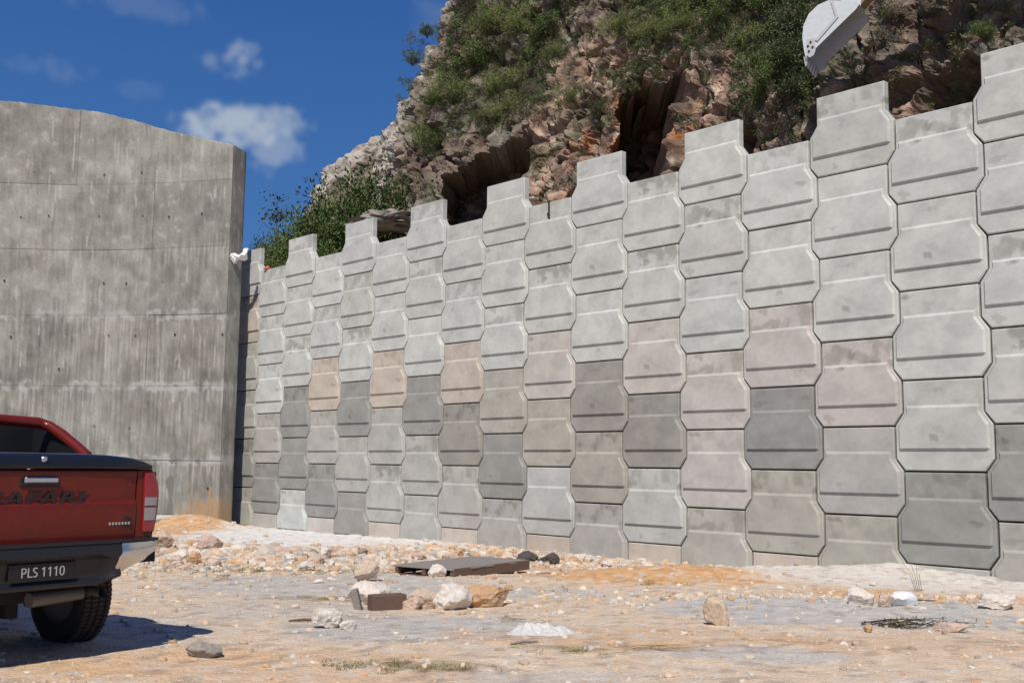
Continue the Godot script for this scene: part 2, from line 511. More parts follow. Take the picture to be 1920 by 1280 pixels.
func build_panel_wall():
	var root := thing("retaining_wall", "tall retaining wall of interlocking pale grey concrete panels with stepped top", "retaining wall", Vector3(ORG.x, 0, ORG.z), -WALL_TURN)
	var full := panel_mesh()
	var half := panel_mesh(true)
	var tone := {"L": [0.56, 0.585, 0.57], "l": [0.52, 0.535, 0.515], "M": [0.445, 0.445, 0.42], "D": [0.315, 0.32, 0.305], "B": [0.34, 0.335, 0.305], "P": [0.55, 0.525, 0.495], "b": [0.54, 0.53, 0.485], "T": [0.555, 0.50, 0.435], "O": [0.425, 0.42, 0.375], "G": [0.52, 0.54, 0.51]}
	var stains := []
	var spec := [[0.1, 2], [0.22, 3], [0.14, 1], [0.3, 4], [0.04, 2], [0.2, 5], [0.1, 3], [0.0, 1], [0.26, 2], [0.08, 4], [0.34, 1], [0.18, 1], [0.0, 3], [0.26, 6]]
	for i in spec.size(): stains.append(stain_texture(101 + i * 13, spec[i][0], spec[i][1]))
	var mats := {}
	for key in tone:
		for i in stains.size():
			var jit := rng.randf_range(0.95, 1.04)
			var m := mat(lin(tone[key][0] * jit, tone[key][1] * jit, tone[key][2] * jit * rng.randf_range(0.98, 1.02)), 0.88)
			if i % 2 == 1: m.uv1_scale = Vector3(-1, 1, 1)
			m.albedo_texture = stains[i]
			m.normal_enabled = true
			m.normal_texture = M.fine_bump
			m.normal_scale = 0.12
			mats[key + str(i)] = m
	var words := {"D": "dark grey concrete panel", "B": "brownish grey concrete panel", "T": "tan stained concrete panel", "P": "pinkish grey concrete panel"}
	var plan := {-16: "LLLMMM", -15: "LLMMDM", -14: "LTMMDO", -13: "LLLMDM", -12: "LLLDDL", -11: "LLTMDP", -10: "LlLDMB", -9: "LLTMMT", -8: "LlLDMM", -7: "GLTBMT", -6: "GLLODM", -5: "GLPOlT", -4: "LLLBOM", -3: "LLPBGT", -2: "LlLPPO", -1: "LLPDOT", 0: "GLLPMO", 1: "LLLGDM", 2: "GLLlDO", 3: "LLLMMT", 4: "LlPLDO", 5: "LLPMDM", 6: "GLLLMO", 7: "LPLDMT", 8: "LLLMMO"}
	for c in range(-16, 9):
		var even := posmod(c, 2) == 0
		var top := JOINT + 6.0 if even else JOINT + 5.25
		for k in 6:
			var last_half := not even and k == 5
			var foot := top - PANEL * (k + 1) if not last_half else top - PANEL * 5 - 0.75
			var letter: String = plan[c][k]
			var si := rng.randi() % stains.size()
			if letter == "L" and k > 3: si = 2
			var o := put("panel", half if last_half else full, mats[letter + str(si)], root)
			o.position = Vector3(c * PANEL, foot, rng.randf_range(-0.008, 0.008))
			o.rotation = Vector3(rng.randf_range(-0.004, 0.004), rng.randf_range(-0.003, 0.003), rng.randf_range(-0.002, 0.002))
			if words.has(letter): o.set_meta("label", words[letter])
	var g := Geo.new()
	g.box(Vector3(-4.0 * PANEL, 3.2, -0.42), Vector3(25.6 * PANEL, 8.0, 0.3))
	put("drainage_layer", g.commit(), mat(lin(0.03, 0.028, 0.025), 1.0), root)

# ------------------------------------------------------------------ poured wall
func poured_front(x: float) -> float:
	# plan of the curved face: z for a given x
	var a := [-24.0, -20.0, -17.0, -15.0, -13.0, -11.5, -9.5, -8.03]
	var b := [-28.6, -29.7, -30.4, -30.75, -30.9, -30.8, -30.42, -30.0]
	return table(a, b, x / PK) * PK

func poured_top(x: float) -> float:
	return table([-24.0, -14.6, -12.3, -11.3, -10.0, -8.03], [12.0, 11.82, 11.58, 11.32, 10.9, 10.36], x / PK) * PK - 0.115

func build_poured_wall():
	var root := thing("concrete_wall", "tall curved weathered grey poured concrete wall with vertical streaks", "wall", Vector3(-8.03 * PK, 0, -30.0 * PK))
	var off := root.position
	var lifts := [-1.2, 1.38, 3.63, 5.85, 7.94, 10.05, 14.0]
	var bays := [-25.0, -21.73, -19.13, -16.52, -13.92, -11.32, -8.03 * PK]
	for b in bays.size() - 1:
		for l in lifts.size() - 1:
			var x0: float = bays[b] + 0.0015
			var x1: float = bays[b + 1] - (0.0015 if b < bays.size() - 2 else 0.0)
			var y0: float = lifts[l] + 0.003
			var nx := int((x1 - x0) / (0.05 if b > 1 else 0.3)) + 2
			var ny := 42
			var out := rng.randf_range(-0.012, 0.012)
			var tone_shift := rng.randf_range(-0.05, 0.05)
			var warm := rng.randf_range(-0.012, 0.02)
			var vs := PackedVector3Array()
			var cs := PackedColorArray()
			for j in ny:
				for i in nx:
					var x := lerpf(x0, x1, float(i) / (nx - 1))
					var y1: float = minf(lifts[l + 1] - 0.003, poured_top(x) + 0.02 * nb.get_noise_2d(x * 4.0, 3.0))
					var y := lerpf(y1, y0, float(j) / (ny - 1))
					var e := out + 0.012 * na.get_noise_2d(x * 0.8, y * 0.8) + 0.004 * nc.get_noise_2d(x * 3.0, y * 3.0)
					if i == 0 or i == nx - 1 and b < bays.size() - 2 or j == 0 or j == ny - 1: e -= 0.005
					vs.append(Vector3(x, y, poured_front(x) + e) - off)
					cs.append(poured_color(x, y, lifts, tone_shift, warm))
			put("cast_panel", grid_mesh(nx, ny, vs, cs), M.cast, root)
	# the body behind the face and the plain end of the wall
	var g := Geo.new()
	var rings := []
	for xq in [-23.0, -20.0, -17.0, -15.0, -13.0, -11.5, -10.0, -9.0]:
		var x: float = xq * PK
		var z := poured_front(x) - 0.035
		var y := poured_top(x) - 0.03
		rings.append([Vector3(x, -1.2, z) - off, Vector3(x, y, z) - off, Vector3(x + 0.1, y, z - 0.5) - off, Vector3(x + 0.1, -1.2, z - 0.5) - off])
	rings.append([Vector3(-0.012, -1.2, -0.035), Vector3(-0.012, 11.08, -0.035), Vector3(0.25, 11.0, -0.53), Vector3(0.25, -1.2, -0.53)])
	g.skin(rings, true)
	g.quad(rings[0][0], rings[0][1], rings[0][2], rings[0][3])
	var core_mat := mat(lin(0.2, 0.195, 0.18), 0.9)
	world_tex(core_mat, M.rough_tone, M.fine_bump, 0.6, 0.4)
	put("wall_core", g.commit(), core_mat, root)
	var ev := PackedVector3Array()
	var ec := PackedColorArray()
	for j in 170:
		for i in 12:
			var t := i / 11.0
			var y := lerpf(11.12 - 0.08 * t, -1.0, j / 169.0)
			var p := Vector3(-8.03 * PK + 0.28 * t, y, -30.0 * PK - 0.54 * t)
			p += Vector3(0.89, 0, 0.46) * (0.004 * nb.get_noise_2d(t * 3.0, y * 2.0) - (0.02 if i == 0 or i == 11 else 0.0))
			ev.append(p - off)
			var c := poured_color(-9.1 + t * 0.8, y, lifts, -0.02, 0.01)
			ec.append(c)
	put("end_face", grid_mesh(12, 170, ev, ec), M.cast, root)
	# form-tie holes
	var hole := Geo.new()
	hole.lathe([Vector2(0.032, 0.004), Vector2(0.026, -0.01), Vector2(0.018, -0.03), Vector2(0.0, -0.03)], Vector3.ZERO, Vector3.BACK, 12)
	var hm := hole.commit(40.0)
	var hmat := mat(lin(0.03, 0.03, 0.028), 1.0)
	for y in [0.5, 2.4, 4.2, 5.2, 6.9, 9.0, 10.4]:
		for x in [-15.6, -14.3, -12.9, -11.7, -10.4, -9.3]:
			if rng.randf() < 0.62: continue
			var xx: float = x + rng.randf_range(-0.5, 0.5)
			var yy: float = y + rng.randf_range(-0.06, 0.06)
			if yy > poured_top(xx) - 0.2: continue
			var o := put("tie_hole", hm, hmat, root)
			o.position = Vector3(xx, yy, poured_front(xx) + 0.022) - off
	# concrete apron at its foot
	var s := Geo.new()
	s.box(Vector3(-14.6, -0.62, -31.4), Vector3(9.2, 0.7, 3.2), Basis.IDENTITY, 0.03)
	var sm := mat(lin(0.66, 0.66, 0.64), 0.9)
	world_tex(sm, M.soft, M.fine_bump, 0.8, 0.4)
	tag(put("concrete_footing", s.commit(), sm), "low pale concrete footing slab at the foot of the streaked wall", "footing")

func poured_color(x: float, y: float, lifts: Array, shift: float, warm: float) -> Color:
	var streak := na.get_noise_2d(x * 9.0, y * 0.35 + 40.0)
	var streak2 := nb.get_noise_2d(x * 7.0, y * 0.6 + 90.0)
	var blot := na.get_noise_2d(x * 0.8 + 7.0, y * 0.8)
	var blot2 := nc.get_noise_2d(x * 2.2, y * 2.2)
	var lower := 1.0 - smoothstep(5.0, 6.2, y + blot)
	var k := 0.305 + shift + 0.07 * blot + 0.05 * blot2 + lerpf(0.04, 0.13, lower) * streak + lerpf(0.02, 0.08, lower) * streak2
	# every formwork board took the cement a little differently
	var board := ncell.get_noise_2d(floorf((x + 0.3) / 0.62) * 7.3, floorf((y + 0.7) / 1.05) * 5.1)
	k += 0.028 * board + 0.03 * nb.get_noise_2d(x * 3.1, y * 0.9 + 11.0)
	var c := Color(k * 0.93, k * 0.94, k * 0.865)
	c = c.lerp(Color(0.29, 0.25, 0.19), clampf(warm * 12.0 * (0.5 + blot2), 0, 0.5))
	# lime bloom that has run from the pour lines
	for l in lifts:
		if l < 1.0 or l > 10.0: continue
		var below: float = l - y
		if below > -0.12 and below < 0.9:
			var run := smoothstep(0.05, 0.5, streak * 1.3 + streak2 * 0.6) * (1.0 if below > 0 else 0.6)
			c = c.lerp(Color(0.44, 0.435, 0.41), run * smoothstep(0.9, 0.1, absf(below)) * 0.55)
		if absf(y - l) < 0.14 + 0.12 * blot2 and l < 6.0:
			c = c.lerp(Color(0.43, 0.44, 0.44), 0.7 * smoothstep(-0.3, 0.25, blot2 + blot))
	var white := smoothstep(0.42, 0.6, blot2 + 0.5 * blot) * smoothstep(4.5, 8.0, y)
	c = c.lerp(Color(0.45, 0.45, 0.44), white * 0.5)
	# thin drips of lime below old form ties
	var drip := smoothstep(0.30, 0.42, nb.get_noise_2d(x * 11.0, floorf(y / 1.05) * 9.0)) * smoothstep(0.0, 0.25, nc.get_noise_2d(x * 2.0, y * 0.7 + 60.0))
	c = c.lerp(Color(0.50, 0.50, 0.48), drip * 0.6)
	var dark := smoothstep(0.2, 0.5, streak2 - blot) * 0.4
	c = c.lerp(Color(0.15, 0.14, 0.125), dark)
	# clay splashed against the corner of the wall
	var clay := soft_patch(x, y, -9.0, -0.6, 1.1, 0.95, 0.3, 0.5 * blot2 + 1.1 * streak)
	c = c.lerp(Color(0.48, 0.31, 0.15), clay * 0.6)
	return c

# ------------------------------------------------------------------ cliff
var edge_v := [4.0, 12.0, 14.0, 15.5, 17.2, 19.8, 20.5, 26.0]
var edge_u := [-29.8, -29.4, -29.0, -26.3, -23.9, -23.3, -23.2, -22.9]

func wall_point(u: float, y: float, w: float) -> Vector3:
	return ORG + T * u - N * w + Vector3(0, y, 0)

func boxmask(u: float, v: float, u0: float, u1: float, v0: float, v1: float, s: float) -> float:
	return smoothstep(u0 - s, u0 + s, u) * (1.0 - smoothstep(u1 - s, u1 + s, u)) * smoothstep(v0 - s, v0 + s, v) * (1.0 - smoothstep(v1 - s, v1 + s, v))

func hollow(u: float, v: float) -> float:
	# the cave and the clay recess run back into the rock
	var j := 0.3 * nb.get_noise_2d(u * 0.9 + 9.0, v * 0.9)
	return 3.4 * boxmask(u + j * 0.5, v + j * 1.5, -12.1, -9.6, 4.0, 13.0, 0.14) + 2.6 * boxmask(u + j * 0.3, v - (u + 18.0) * 0.22 + j * 0.6, -20.4, -16.4, 3.0, 12.4, 0.14)

func cliff_depth(u: float, v: float) -> float:
	var w := 6.0 + 0.28 * (v - 6.0)
	w += 1.1 * na.get_noise_2d(u * 0.11, v * 0.11)
	var kx := u + 0.35 * nb.get_noise_2d(u * 0.8, v * 0.8)
	w += 0.16 * ncell.get_noise_2d(kx * 0.8, v * 0.6) + 0.07 * ncell.get_noise_2d(kx * 2.1 + 40.0, v * 1.5)
	w += 0.34 * absf(nb.get_noise_2d(u * 0.75, v * 0.6)) + 0.1 * nb.get_noise_2d(u * 2.0, v * 1.1)
	w += 0.14 * nc.get_noise_2d(u * 1.3, v * 1.1)
	w += 0.3 * (1.0 - smoothstep(0.0, 0.16, nedge.get_noise_2d(kx * 0.75, v * 0.5) + 1.0)) + 0.07 * (1.0 - smoothstep(0.0, 0.2, nedge.get_noise_2d(kx * 2.2 + 11.0, v * 1.4 + 5.0) + 1.0))
	var j := 0.3 * nb.get_noise_2d(u * 0.9 + 9.0, v * 0.9)
	w += hollow(u, v)
	w -= 0.7 * boxmask(u, v, -9.7, -9.2, 5.0, 11.9, 0.25)
	w += 1.3 * boxmask(u + j, v + j, -7.5, -6.9, 5.0, 10.6, 0.12)
	w += 1.0 * boxmask(u + j, v + j, -2.3, -0.6, 9.6, 10.9, 0.15)
	return w

func cliff_color(u: float, v: float, w: float) -> Color:
	var a := na.get_noise_2d(u * 0.35 + 50.0, v * 0.35)
	var b := nb.get_noise_2d(u * 0.9 + 20.0, v * 0.7)
	var f := nc.get_noise_2d(u * 2.6, v * 1.9)
	var st := nb.get_noise_2d(u * 2.4 + 70.0, v * 0.7)
	var c := Color(0.23, 0.18, 0.145)
	c = c.lerp(Color(0.31, 0.285, 0.26), smoothstep(-0.05, 0.4, a + 0.4 * f))
	# pale broken limestone on the free shoulder
	c = c.lerp(Color(0.60, 0.56, 0.51), (1.0 - smoothstep(-24.6, -22.8, u - (v - 15.0) * 0.15 + b)) * smoothstep(11.0, 13.0, v + b * 2.0) * 0.95)
	# fresh pink and cream rock
	var fresh := boxmask(u, v, -16.5, -7.8, 6.0, 15.5, 0.8) + 0.8 * boxmask(u, v, -3.6, 2.0, 7.0, 10.6, 0.5) + 0.5 * boxmask(u, v, -9.0, -3.0, 6.0, 11.0, 0.6)
	c = c.lerp(Color(0.47, 0.31, 0.23), clampf(fresh * 1.2, 0, 1) * smoothstep(-0.25, 0.25, b + 0.35 * f))
	c = c.lerp(Color(0.66, 0.51, 0.40), clampf(fresh, 0, 1) * smoothstep(0.04, 0.32, f * 0.9 + a * 0.5))
	c = c.lerp(Color(0.27, 0.13, 0.09), clampf(fresh, 0, 1) * smoothstep(0.08, 0.4, -b + 0.4 * st) * 0.85)
	var rust := boxmask(u, v, -14.2, -11.4, 9.2, 13.2, 0.4) + boxmask(u, v, -10.0, -9.0, 9.0, 12.0, 0.3) + boxmask(u, v, -2.4, -0.4, 8.6, 10.2, 0.3) + 0.6 * boxmask(u, v, -18.2, -16.2, 8.6, 10.6, 0.4)
	c = c.lerp(Color(0.52, 0.21, 0.07), clampf(rust, 0, 1) * smoothstep(0.05, 0.35, b + f * 0.6))
	# brown weathering rind left in large sheets on the old faces
	c = c.lerp(Color(0.17, 0.115, 0.09), smoothstep(0.02, 0.3, na.get_noise_2d(u * 0.28 + 120.0, v * 0.4)) * 0.75)
	# black algae streaks
	c = c.lerp(Color(0.10, 0.09, 0.08), smoothstep(0.2, 0.42, st) * 0.55)
	# grey-brown dry scrub and lichen on the upper and right-hand rock
	c = c.lerp(Color(0.17, 0.15, 0.12), boxmask(u, v, -6.5, 4.0, 9.5, 26.0, 1.0) * smoothstep(-0.2, 0.3, a + b) * 0.7)
	c = c.lerp(Color(0.12, 0.13, 0.07), smoothstep(0.0, 0.4, a - b) * 0.5)
	var k := 1.0 + 0.25 * f
	return Color(c.r * k, c.g * k, c.b * k)

func build_cliff():
	var nu := 640
	var nv := 360
	var vs := PackedVector3Array()
	var cs := PackedColorArray()
	for j in nv:
		var v := lerpf(26.0, 4.5, j / float(nv - 1))
		var ue := table(edge_v, edge_u, v) + 0.5 * nb.get_noise_2d(v * 0.8, 5.0) + 0.25 * nc.get_noise_2d(v * 2.4, 9.0)
		for i in nu:
			var u := lerpf(-33.5, 7.0, i / float(nu - 1))
			var w := cliff_depth(u, v)
			var uu := u - 0.95 * hollow(u, v)
			if u < ue:
				var d := ue - u
				uu = ue - 0.7 * (1.0 - exp(-d / 0.7))
				w += d * 1.3
			var q := wall_point(uu, v + 0.12 * nc.get_noise_2d(u * 1.5, v * 1.5 + 30.0), w)
			var g1 := nb.get_noise_3dv(q * 0.9)
			var g2 := nc.get_noise_3dv(q * 1.7 + Vector3(40, 0, 0))
			q += N * (0.2 * g1 + 0.07 * g2) + T * 0.1 * nb.get_noise_3dv(q * 1.1 + Vector3(0, 70, 0)) + Vector3(0, 0.04 * g2, 0)
			vs.append(q)
			var cc := cliff_color(u if u > ue else uu, v, w)
			cc = cc.lerp(Color(0.42, 0.32, 0.25), smoothstep(0.1, 0.45, g2 + 0.5 * g1) * 0.45)
			cs.append(cc * (1.0 + 0.3 * g2))
	var o := put("cliff", grid_mesh(nu, nv, vs, cs, PackedVector2Array(), true), M.cliff)
	tag(o, "rugged brown and cream limestone cliff rising behind the panel wall", "cliff", "", "structure")
	# the fill and the slope between wall and cliff
	vs = PackedVector3Array()
	cs = PackedColorArray()
	for j in 60:
		var w := lerpf(16.0, 0.58, j / 59.0)
		for i in 120:
			var u := lerpf(-44.0, 13.0, i / 119.0)
			vs.append(wall_point(u, fill_y(u, w), w))
			var k := 0.8 + 0.5 * nb.get_noise_2d(u * 2.0, w * 2.0)
			cs.append(Color(0.3 * k, 0.22 * k, 0.16 * k))
	var f := put("hillside", grid_mesh(120, 60, vs, cs), M.cliff)
	tag(f, "brown earth fill sloping up from the panel wall to the cliff", "slope", "", "structure")

func fill_y(u: float, w: float) -> float:
	var rise := 1.0 - smoothstep(-21.0, -14.0, u)
	return 6.4 + rise * 0.26 * maxf(0.0, w - 1.0) + 0.25 * na.get_noise_2d(u * 0.6, w * 0.6) * smoothstep(0.6, 2.0, w)

# ------------------------------------------------------------------ plants
func leaf_shape(g: Geo, p: Vector3, dir: Vector3, up: Vector3, l: float, wd: float, c: Color):
	var s := dir.cross(up).normalized() * wd
	var m := p + dir * l * 0.45 + up * l * 0.08
	var e := p + dir * l
	g.tri(p, m + s, e); g.tri(p, e, m - s)
	for i in 6: g.col.append(c)

func rand_dir() -> Vector3:
	return Vector3(rng.randfn(), rng.randfn(), rng.randfn()).normalized()

func crown_mesh(size: Vector3, clumps: int, leaves: int, leaf: float, tone: Color, loose := 0.3, narrow := 0.3) -> ArrayMesh:
	var g := Geo.new()
	for k in clumps:
		var d := rand_dir()
		d.y = absf(d.y) * 0.9 - 0.15
		var r := pow(rng.randf(), 0.45)
		var c := Vector3(d.x * size.x, d.y * size.y + size.y * 0.45, d.z * size.z) * r * (1.0 + rng.randf_range(-loose, loose))
		var cr := size.length() * rng.randf_range(0.10, 0.2)
		var shade := rng.randf_range(0.7, 1.3)
		for q in leaves:
			var o := rand_dir()
			var p := c + o * cr * pow(rng.randf(), 0.6)
			var dir := (o + Vector3(0, 0.3, 0) + rand_dir() * 0.7).normalized()
			var up := (rand_dir() + Vector3.UP).normalized()
			var b := shade * rng.randf_range(0.75, 1.25)
			var yel := rng.randf_range(0.85, 1.25)
			var lc := Color(tone.r * b * yel, tone.g * b, tone.b * b)
			if tone.r < 0.9 and rng.randf() < 0.06: lc = Color(0.2, 0.15, 0.09) * b
			leaf_shape(g, p, dir, up, leaf * rng.randf_range(0.45, 1.5), leaf * narrow, lc)
	return g.commit()

func branch_mesh(size: Vector3, count: int, r0: float) -> ArrayMesh:
	var g := Geo.new()
	for k in count:
		var d := rand_dir()
		d.y = absf(d.y) + 0.35
		var a := Vector3(rng.randf_range(-0.05, 0.05), -0.25, rng.randf_range(-0.05, 0.05))
		var e := Vector3(d.x * size.x, d.y * size.y, d.z * size.z) * rng.randf_range(0.6, 0.95)
		var m := a.lerp(e, 0.5) + Vector3(rng.randf_range(-0.1, 0.1), 0.1, rng.randf_range(-0.1, 0.1)) * size.x
		g.tube([a, m, e], [r0, r0 * 0.6, r0 * 0.2], 5)
	return g.commit(60.0)

func grass_mesh(r: float, h: float, n: int, tone: Color) -> ArrayMesh:
	var g := Geo.new()
	for k in n:
		var a := rng.randf() * TAU
		var q := r * sqrt(rng.randf())
		var p := Vector3(cos(a) * q, -0.02, sin(a) * q)
		var lean := Vector3(rng.randf_range(-1, 1), 0, rng.randf_range(-1, 1)) * h * 0.8
		var hh := h * rng.randf_range(0.4, 1.0)
		var s := Vector3(cos(a + 1.3), 0, sin(a + 1.3)) * 0.005
		var m := p + lean * 0.3 + Vector3(0, hh * 0.6, 0)
		var e := p + lean + Vector3(0, hh, 0)
		g.quad(p - s, m - s, m + s, p + s); g.tri(m - s, e, m + s)
		var b := rng.randf_range(0.6, 1.4)
		for i in 9: g.col.append(Color(tone.r * b, tone.g * b, tone.b * b))
	return g.commit()

func cliff_place(u: float, v: float) -> String:
	if u < -21.5: return " on the cliff beside its pale bare shoulder"
	if u < -16.0: return " on the cliff above the brown clay recess"
	if u < -12.8: return " on the bare pink rock between the clay recess and the cave"
	if u < -8.8: return " on the cliff above the dark cave"
	if u < -6.0 or v > 13.6: return " on the cliff between the dark cave and the excavator bucket"
	if u < -4.8: return " on the cliff close behind the excavator bucket"
	return " on the grey-brown rock past the excavator bucket"

func hit_cliff(u: float, v: float) -> Vector3:
	return wall_point(u, v, cliff_depth(u, v) - 0.1)

func build_plants():
	var kinds := [
		{"crown": crown_mesh(Vector3(0.8, 0.55, 0.8), 44, 100, 0.07, Color(0.125, 0.19, 0.055), 0.4, 0.2), "wood": branch_mesh(Vector3(0.7, 0.6, 0.7), 9, 0.02), "word": "olive green bushy shrub"},
		{"crown": crown_mesh(Vector3(0.85, 0.8, 0.85), 48, 96, 0.07, Color(0.06, 0.09, 0.03), 0.4, 0.24), "wood": branch_mesh(Vector3(0.8, 0.8, 0.8), 9, 0.025), "word": "dark green dense shrub"},
		{"crown": crown_mesh(Vector3(1.1, 0.4, 0.8), 44, 80, 0.12, Color(0.175, 0.235, 0.075), 0.5, 0.07), "wood": branch_mesh(Vector3(1.0, 0.4, 0.7), 10, 0.012), "word": "yellowish grassy shrub"},
		{"crown": crown_mesh(Vector3(0.8, 0.5, 0.6), 26, 40, 0.11, Color(0.15, 0.14, 0.095), 0.5, 0.1), "wood": branch_mesh(Vector3(0.8, 0.6, 0.6), 16, 0.014), "word": "thin grey-green scrub"}]
	# u along the wall, height, size, kind
	var spots := [[-21.4, 19.6, 1.2, 1], [-20.8, 18.9, 1.0, 3], [-21.2, 17.9, 1.1, 1], [-20.0, 17.8, 1.2, 2], [-18.4, 17.4, 1.2, 2], [-17.2, 16.6, 1.1, 0], [-16.6, 15.8, 0.9, 2], [-20.6, 16.4, 1.1, 0], [-21.4, 15.9, 1.0, 1], [-21.8, 15.0, 0.8, 0], [-20.6, 15.0, 1.1, 2], [-19.2, 15.2, 1.0, 2], [-22.4, 14.0, 0.8, 2], [-21.8, 13.5, 0.9, 2], [-18.4, 14.0, 0.9, 2], [-17.0, 14.4, 0.8, 3], [-18.0, 19.4, 1.3, 0], [-19.8, 19.8, 1.2, 3], [-16.3, 18.2, 1.3, 1], [-14.6, 17.8, 1.0, 3],
		[-12.6, 15.4, 0.8, 2], [-12.0, 16.3, 1.1, 0], [-11.2, 14.7, 0.9, 2], [-10.4, 15.4, 1.1, 0], [-9.9, 14.4, 0.9, 2], [-9.2, 15.2, 1.1, 2], [-8.6, 14.2, 0.9, 0], [-7.9, 14.8, 1.1, 1], [-7.7, 13.4, 0.9, 2], [-6.9, 14.3, 1.1, 0], [-6.5, 13.3, 1.1, 1], [-6.9, 12.3, 0.8, 0], [-5.9, 12.9, 1.1, 1], [-5.7, 11.8, 1.0, 1], [-6.4, 11.4, 0.9, 0], [-8.3, 13.0, 0.7, 3], [-5.4, 10.9, 0.8, 1], [-5.6, 10.1, 0.7, 3], [-9.0, 16.4, 1.3, 1], [-7.0, 15.8, 1.3, 1], [-5.6, 14.3, 1.2, 1], [-11.2, 17.2, 1.2, 0],
		[-13.6, 11.2, 0.5, 3], [-14.4, 13.4, 0.5, 2], [-23.6, 12.2, 0.7, 3], [-22.4, 11.4, 0.7, 3], [-13.0, 12.4, 0.5, 1], [-2.0, 12.3, 0.5, 3], [-2.9, 12.6, 0.6, 3], [-0.7, 11.4, 0.45, 0], [-3.4, 11.4, 0.5, 3], [-4.4, 10.2, 0.6, 3], [0.6, 12.2, 0.5, 3], [-1.3, 13.0, 0.6, 2], [-24.4, 17.6, 0.4, 1], [-24.2, 18.9, 0.5, 1]]
	for s in spots:
		var k = kinds[s[3]]
		var p := hit_cliff(s[0], s[1])
		var t := thing("cliff_shrub", k.word + cliff_place(s[0], s[1]), "shrub", p, rng.randf() * TAU, "shrubs growing on the cliff")
		put("crown", k.crown, M.leaf, t)
		put("stem", k.wood, M.bark, t)
		t.scale = Vector3.ONE * s[2] * rng.randf_range(0.85, 1.1)
		t.rotation = Vector3(rng.randf_range(-0.2, 0.35), rng.randf() * TAU, rng.randf_range(-0.2, 0.2))
	# trees and bushes on the slope beside the poured wall
	var big := crown_mesh(Vector3(1.5, 1.25, 1.4), 90, 110, 0.115, Color(0.075, 0.125, 0.03), 0.35, 0.22)
	var big2 := crown_mesh(Vector3(1.3, 1.5, 1.3), 80, 110, 0.11, Color(0.095, 0.15, 0.035), 0.4, 0.22)
	var limb := branch_mesh(Vector3(1.2, 1.5, 1.2), 12, 0.06)
	var low := [[-32.5, 6.0, 1.0, 0], [-30.6, 5.0, 0.95, 1], [-31.0, 8.0, 1.2, 0], [-29.0, 6.5, 1.15, 1], [-27.6, 4.6, 0.9, 0], [-27.4, 7.0, 1.3, 0], [-25.8, 5.4, 1.1, 1], [-26.0, 7.5, 1.55, 1], [-24.4, 6.2, 1.3, 0], [-24.6, 7.6, 1.75, 0], [-23.2, 4.6, 0.75, 1], [-28.8, 3.6, 0.7, 0], [-25.4, 3.4, 0.7, 1], [-34.0, 8.4, 1.0, 1]]
	for s in low:
		var y := fill_y(s[0], s[1])
		var t := thing("slope_bush", "large dark green bush on the slope behind the wall beside the pale rock" if s[2] > 1.25 else "green bush on the slope behind the panel wall near the poured wall", "bush", wall_point(s[0], y, s[1]), rng.randf() * TAU, "bushes on the slope behind the wall")
		var c := put("crown", big if s[3] == 0 else big2, M.leaf, t)
		c.position.y = 0.75
		var b := put("trunk", limb, M.bark, t)
		t.scale = Vector3.ONE * s[2] * 1.0
	# slender sapling against the sky
	var sp := wall_point(-31.4, fill_y(-31.4, 7.0) + 0.0, 7.0)
	var st := thing("sapling", "slender sparse sapling rising above the bushes against the sky", "tree", sp)
	var g := Geo.new()
	g.tube([Vector3.ZERO, Vector3(0.1, 2.4, 0), Vector3(0.05, 5.0, 0.1)], [0.05, 0.035, 0.01], 6)
	for q in 9:
		var y := 3.2 + q * 0.2
		var a := q * 2.4
		g.tube([Vector3(0.08, y, 0.05), Vector3(0.08 + cos(a) * 0.6, y + 0.15, sin(a) * 0.5)], [0.014, 0.006], 4)
	put("trunk", g.commit(), M.bark, st)
	var lg := Geo.new()
	for q in 210:
		var a := rng.randf() * TAU
		var r := rng.randf_range(0.15, 0.85)
		var p := Vector3(0.08 + cos(a) * r, 3.1 + rng.randf() * 2.0, sin(a) * r)
		if rng.randf() < 0.4: p = Vector3(0.08 + cos(a) * r * 0.9, 4.0 + 0.3 * rng.randf(), sin(a) * r)
		leaf_shape(lg, p, (rand_dir() + Vector3(0, -0.5, 0)).normalized(), rand_dir(), 0.17, 0.05, Color(0.05, 0.075, 0.03) * rng.randf_range(0.8, 1.2))
	put("crown", lg.commit(), M.leaf, st)
	# low creeping growth on the rock, beyond counting
	var clump := crown_mesh(Vector3(0.3, 0.14, 0.3), 7, 14, 0.10, Color(1, 1, 1), 0.4, 0.08)
	var spots2 := []
	var tries := 0
	while spots2.size() < 3000 and tries < 40000:
		tries += 1
		var u := rng.randf_range(-26.0, 4.0)
		var v := rng.randf_range(8.0, 20.0)
		var m := 0.8 * boxmask(u, v, -22.0, -15.8, 13.4, 21.0, 0.8) + boxmask(u, v, -12.6, -5.2, 13.2, 18.0, 0.6) + 0.8 * boxmask(u, v, -7.5, -4.9, 10.4, 14.0, 0.5) + 0.16 * boxmask(u, v, -6.0, 3.0, 10.2, 16.0, 1.0) + 0.07
		m *= smoothstep(-0.35, 0.2, na.get_noise_2d(u * 0.9, v * 0.9) + 0.15)
		if rng.randf() < m: spots2.append(Vector2(u, v))
	var mm := MultiMesh.new()
	mm.transform_format = MultiMesh.TRANSFORM_3D
	mm.use_colors = true
	mm.mesh = clump
	mm.instance_count = spots2.size()
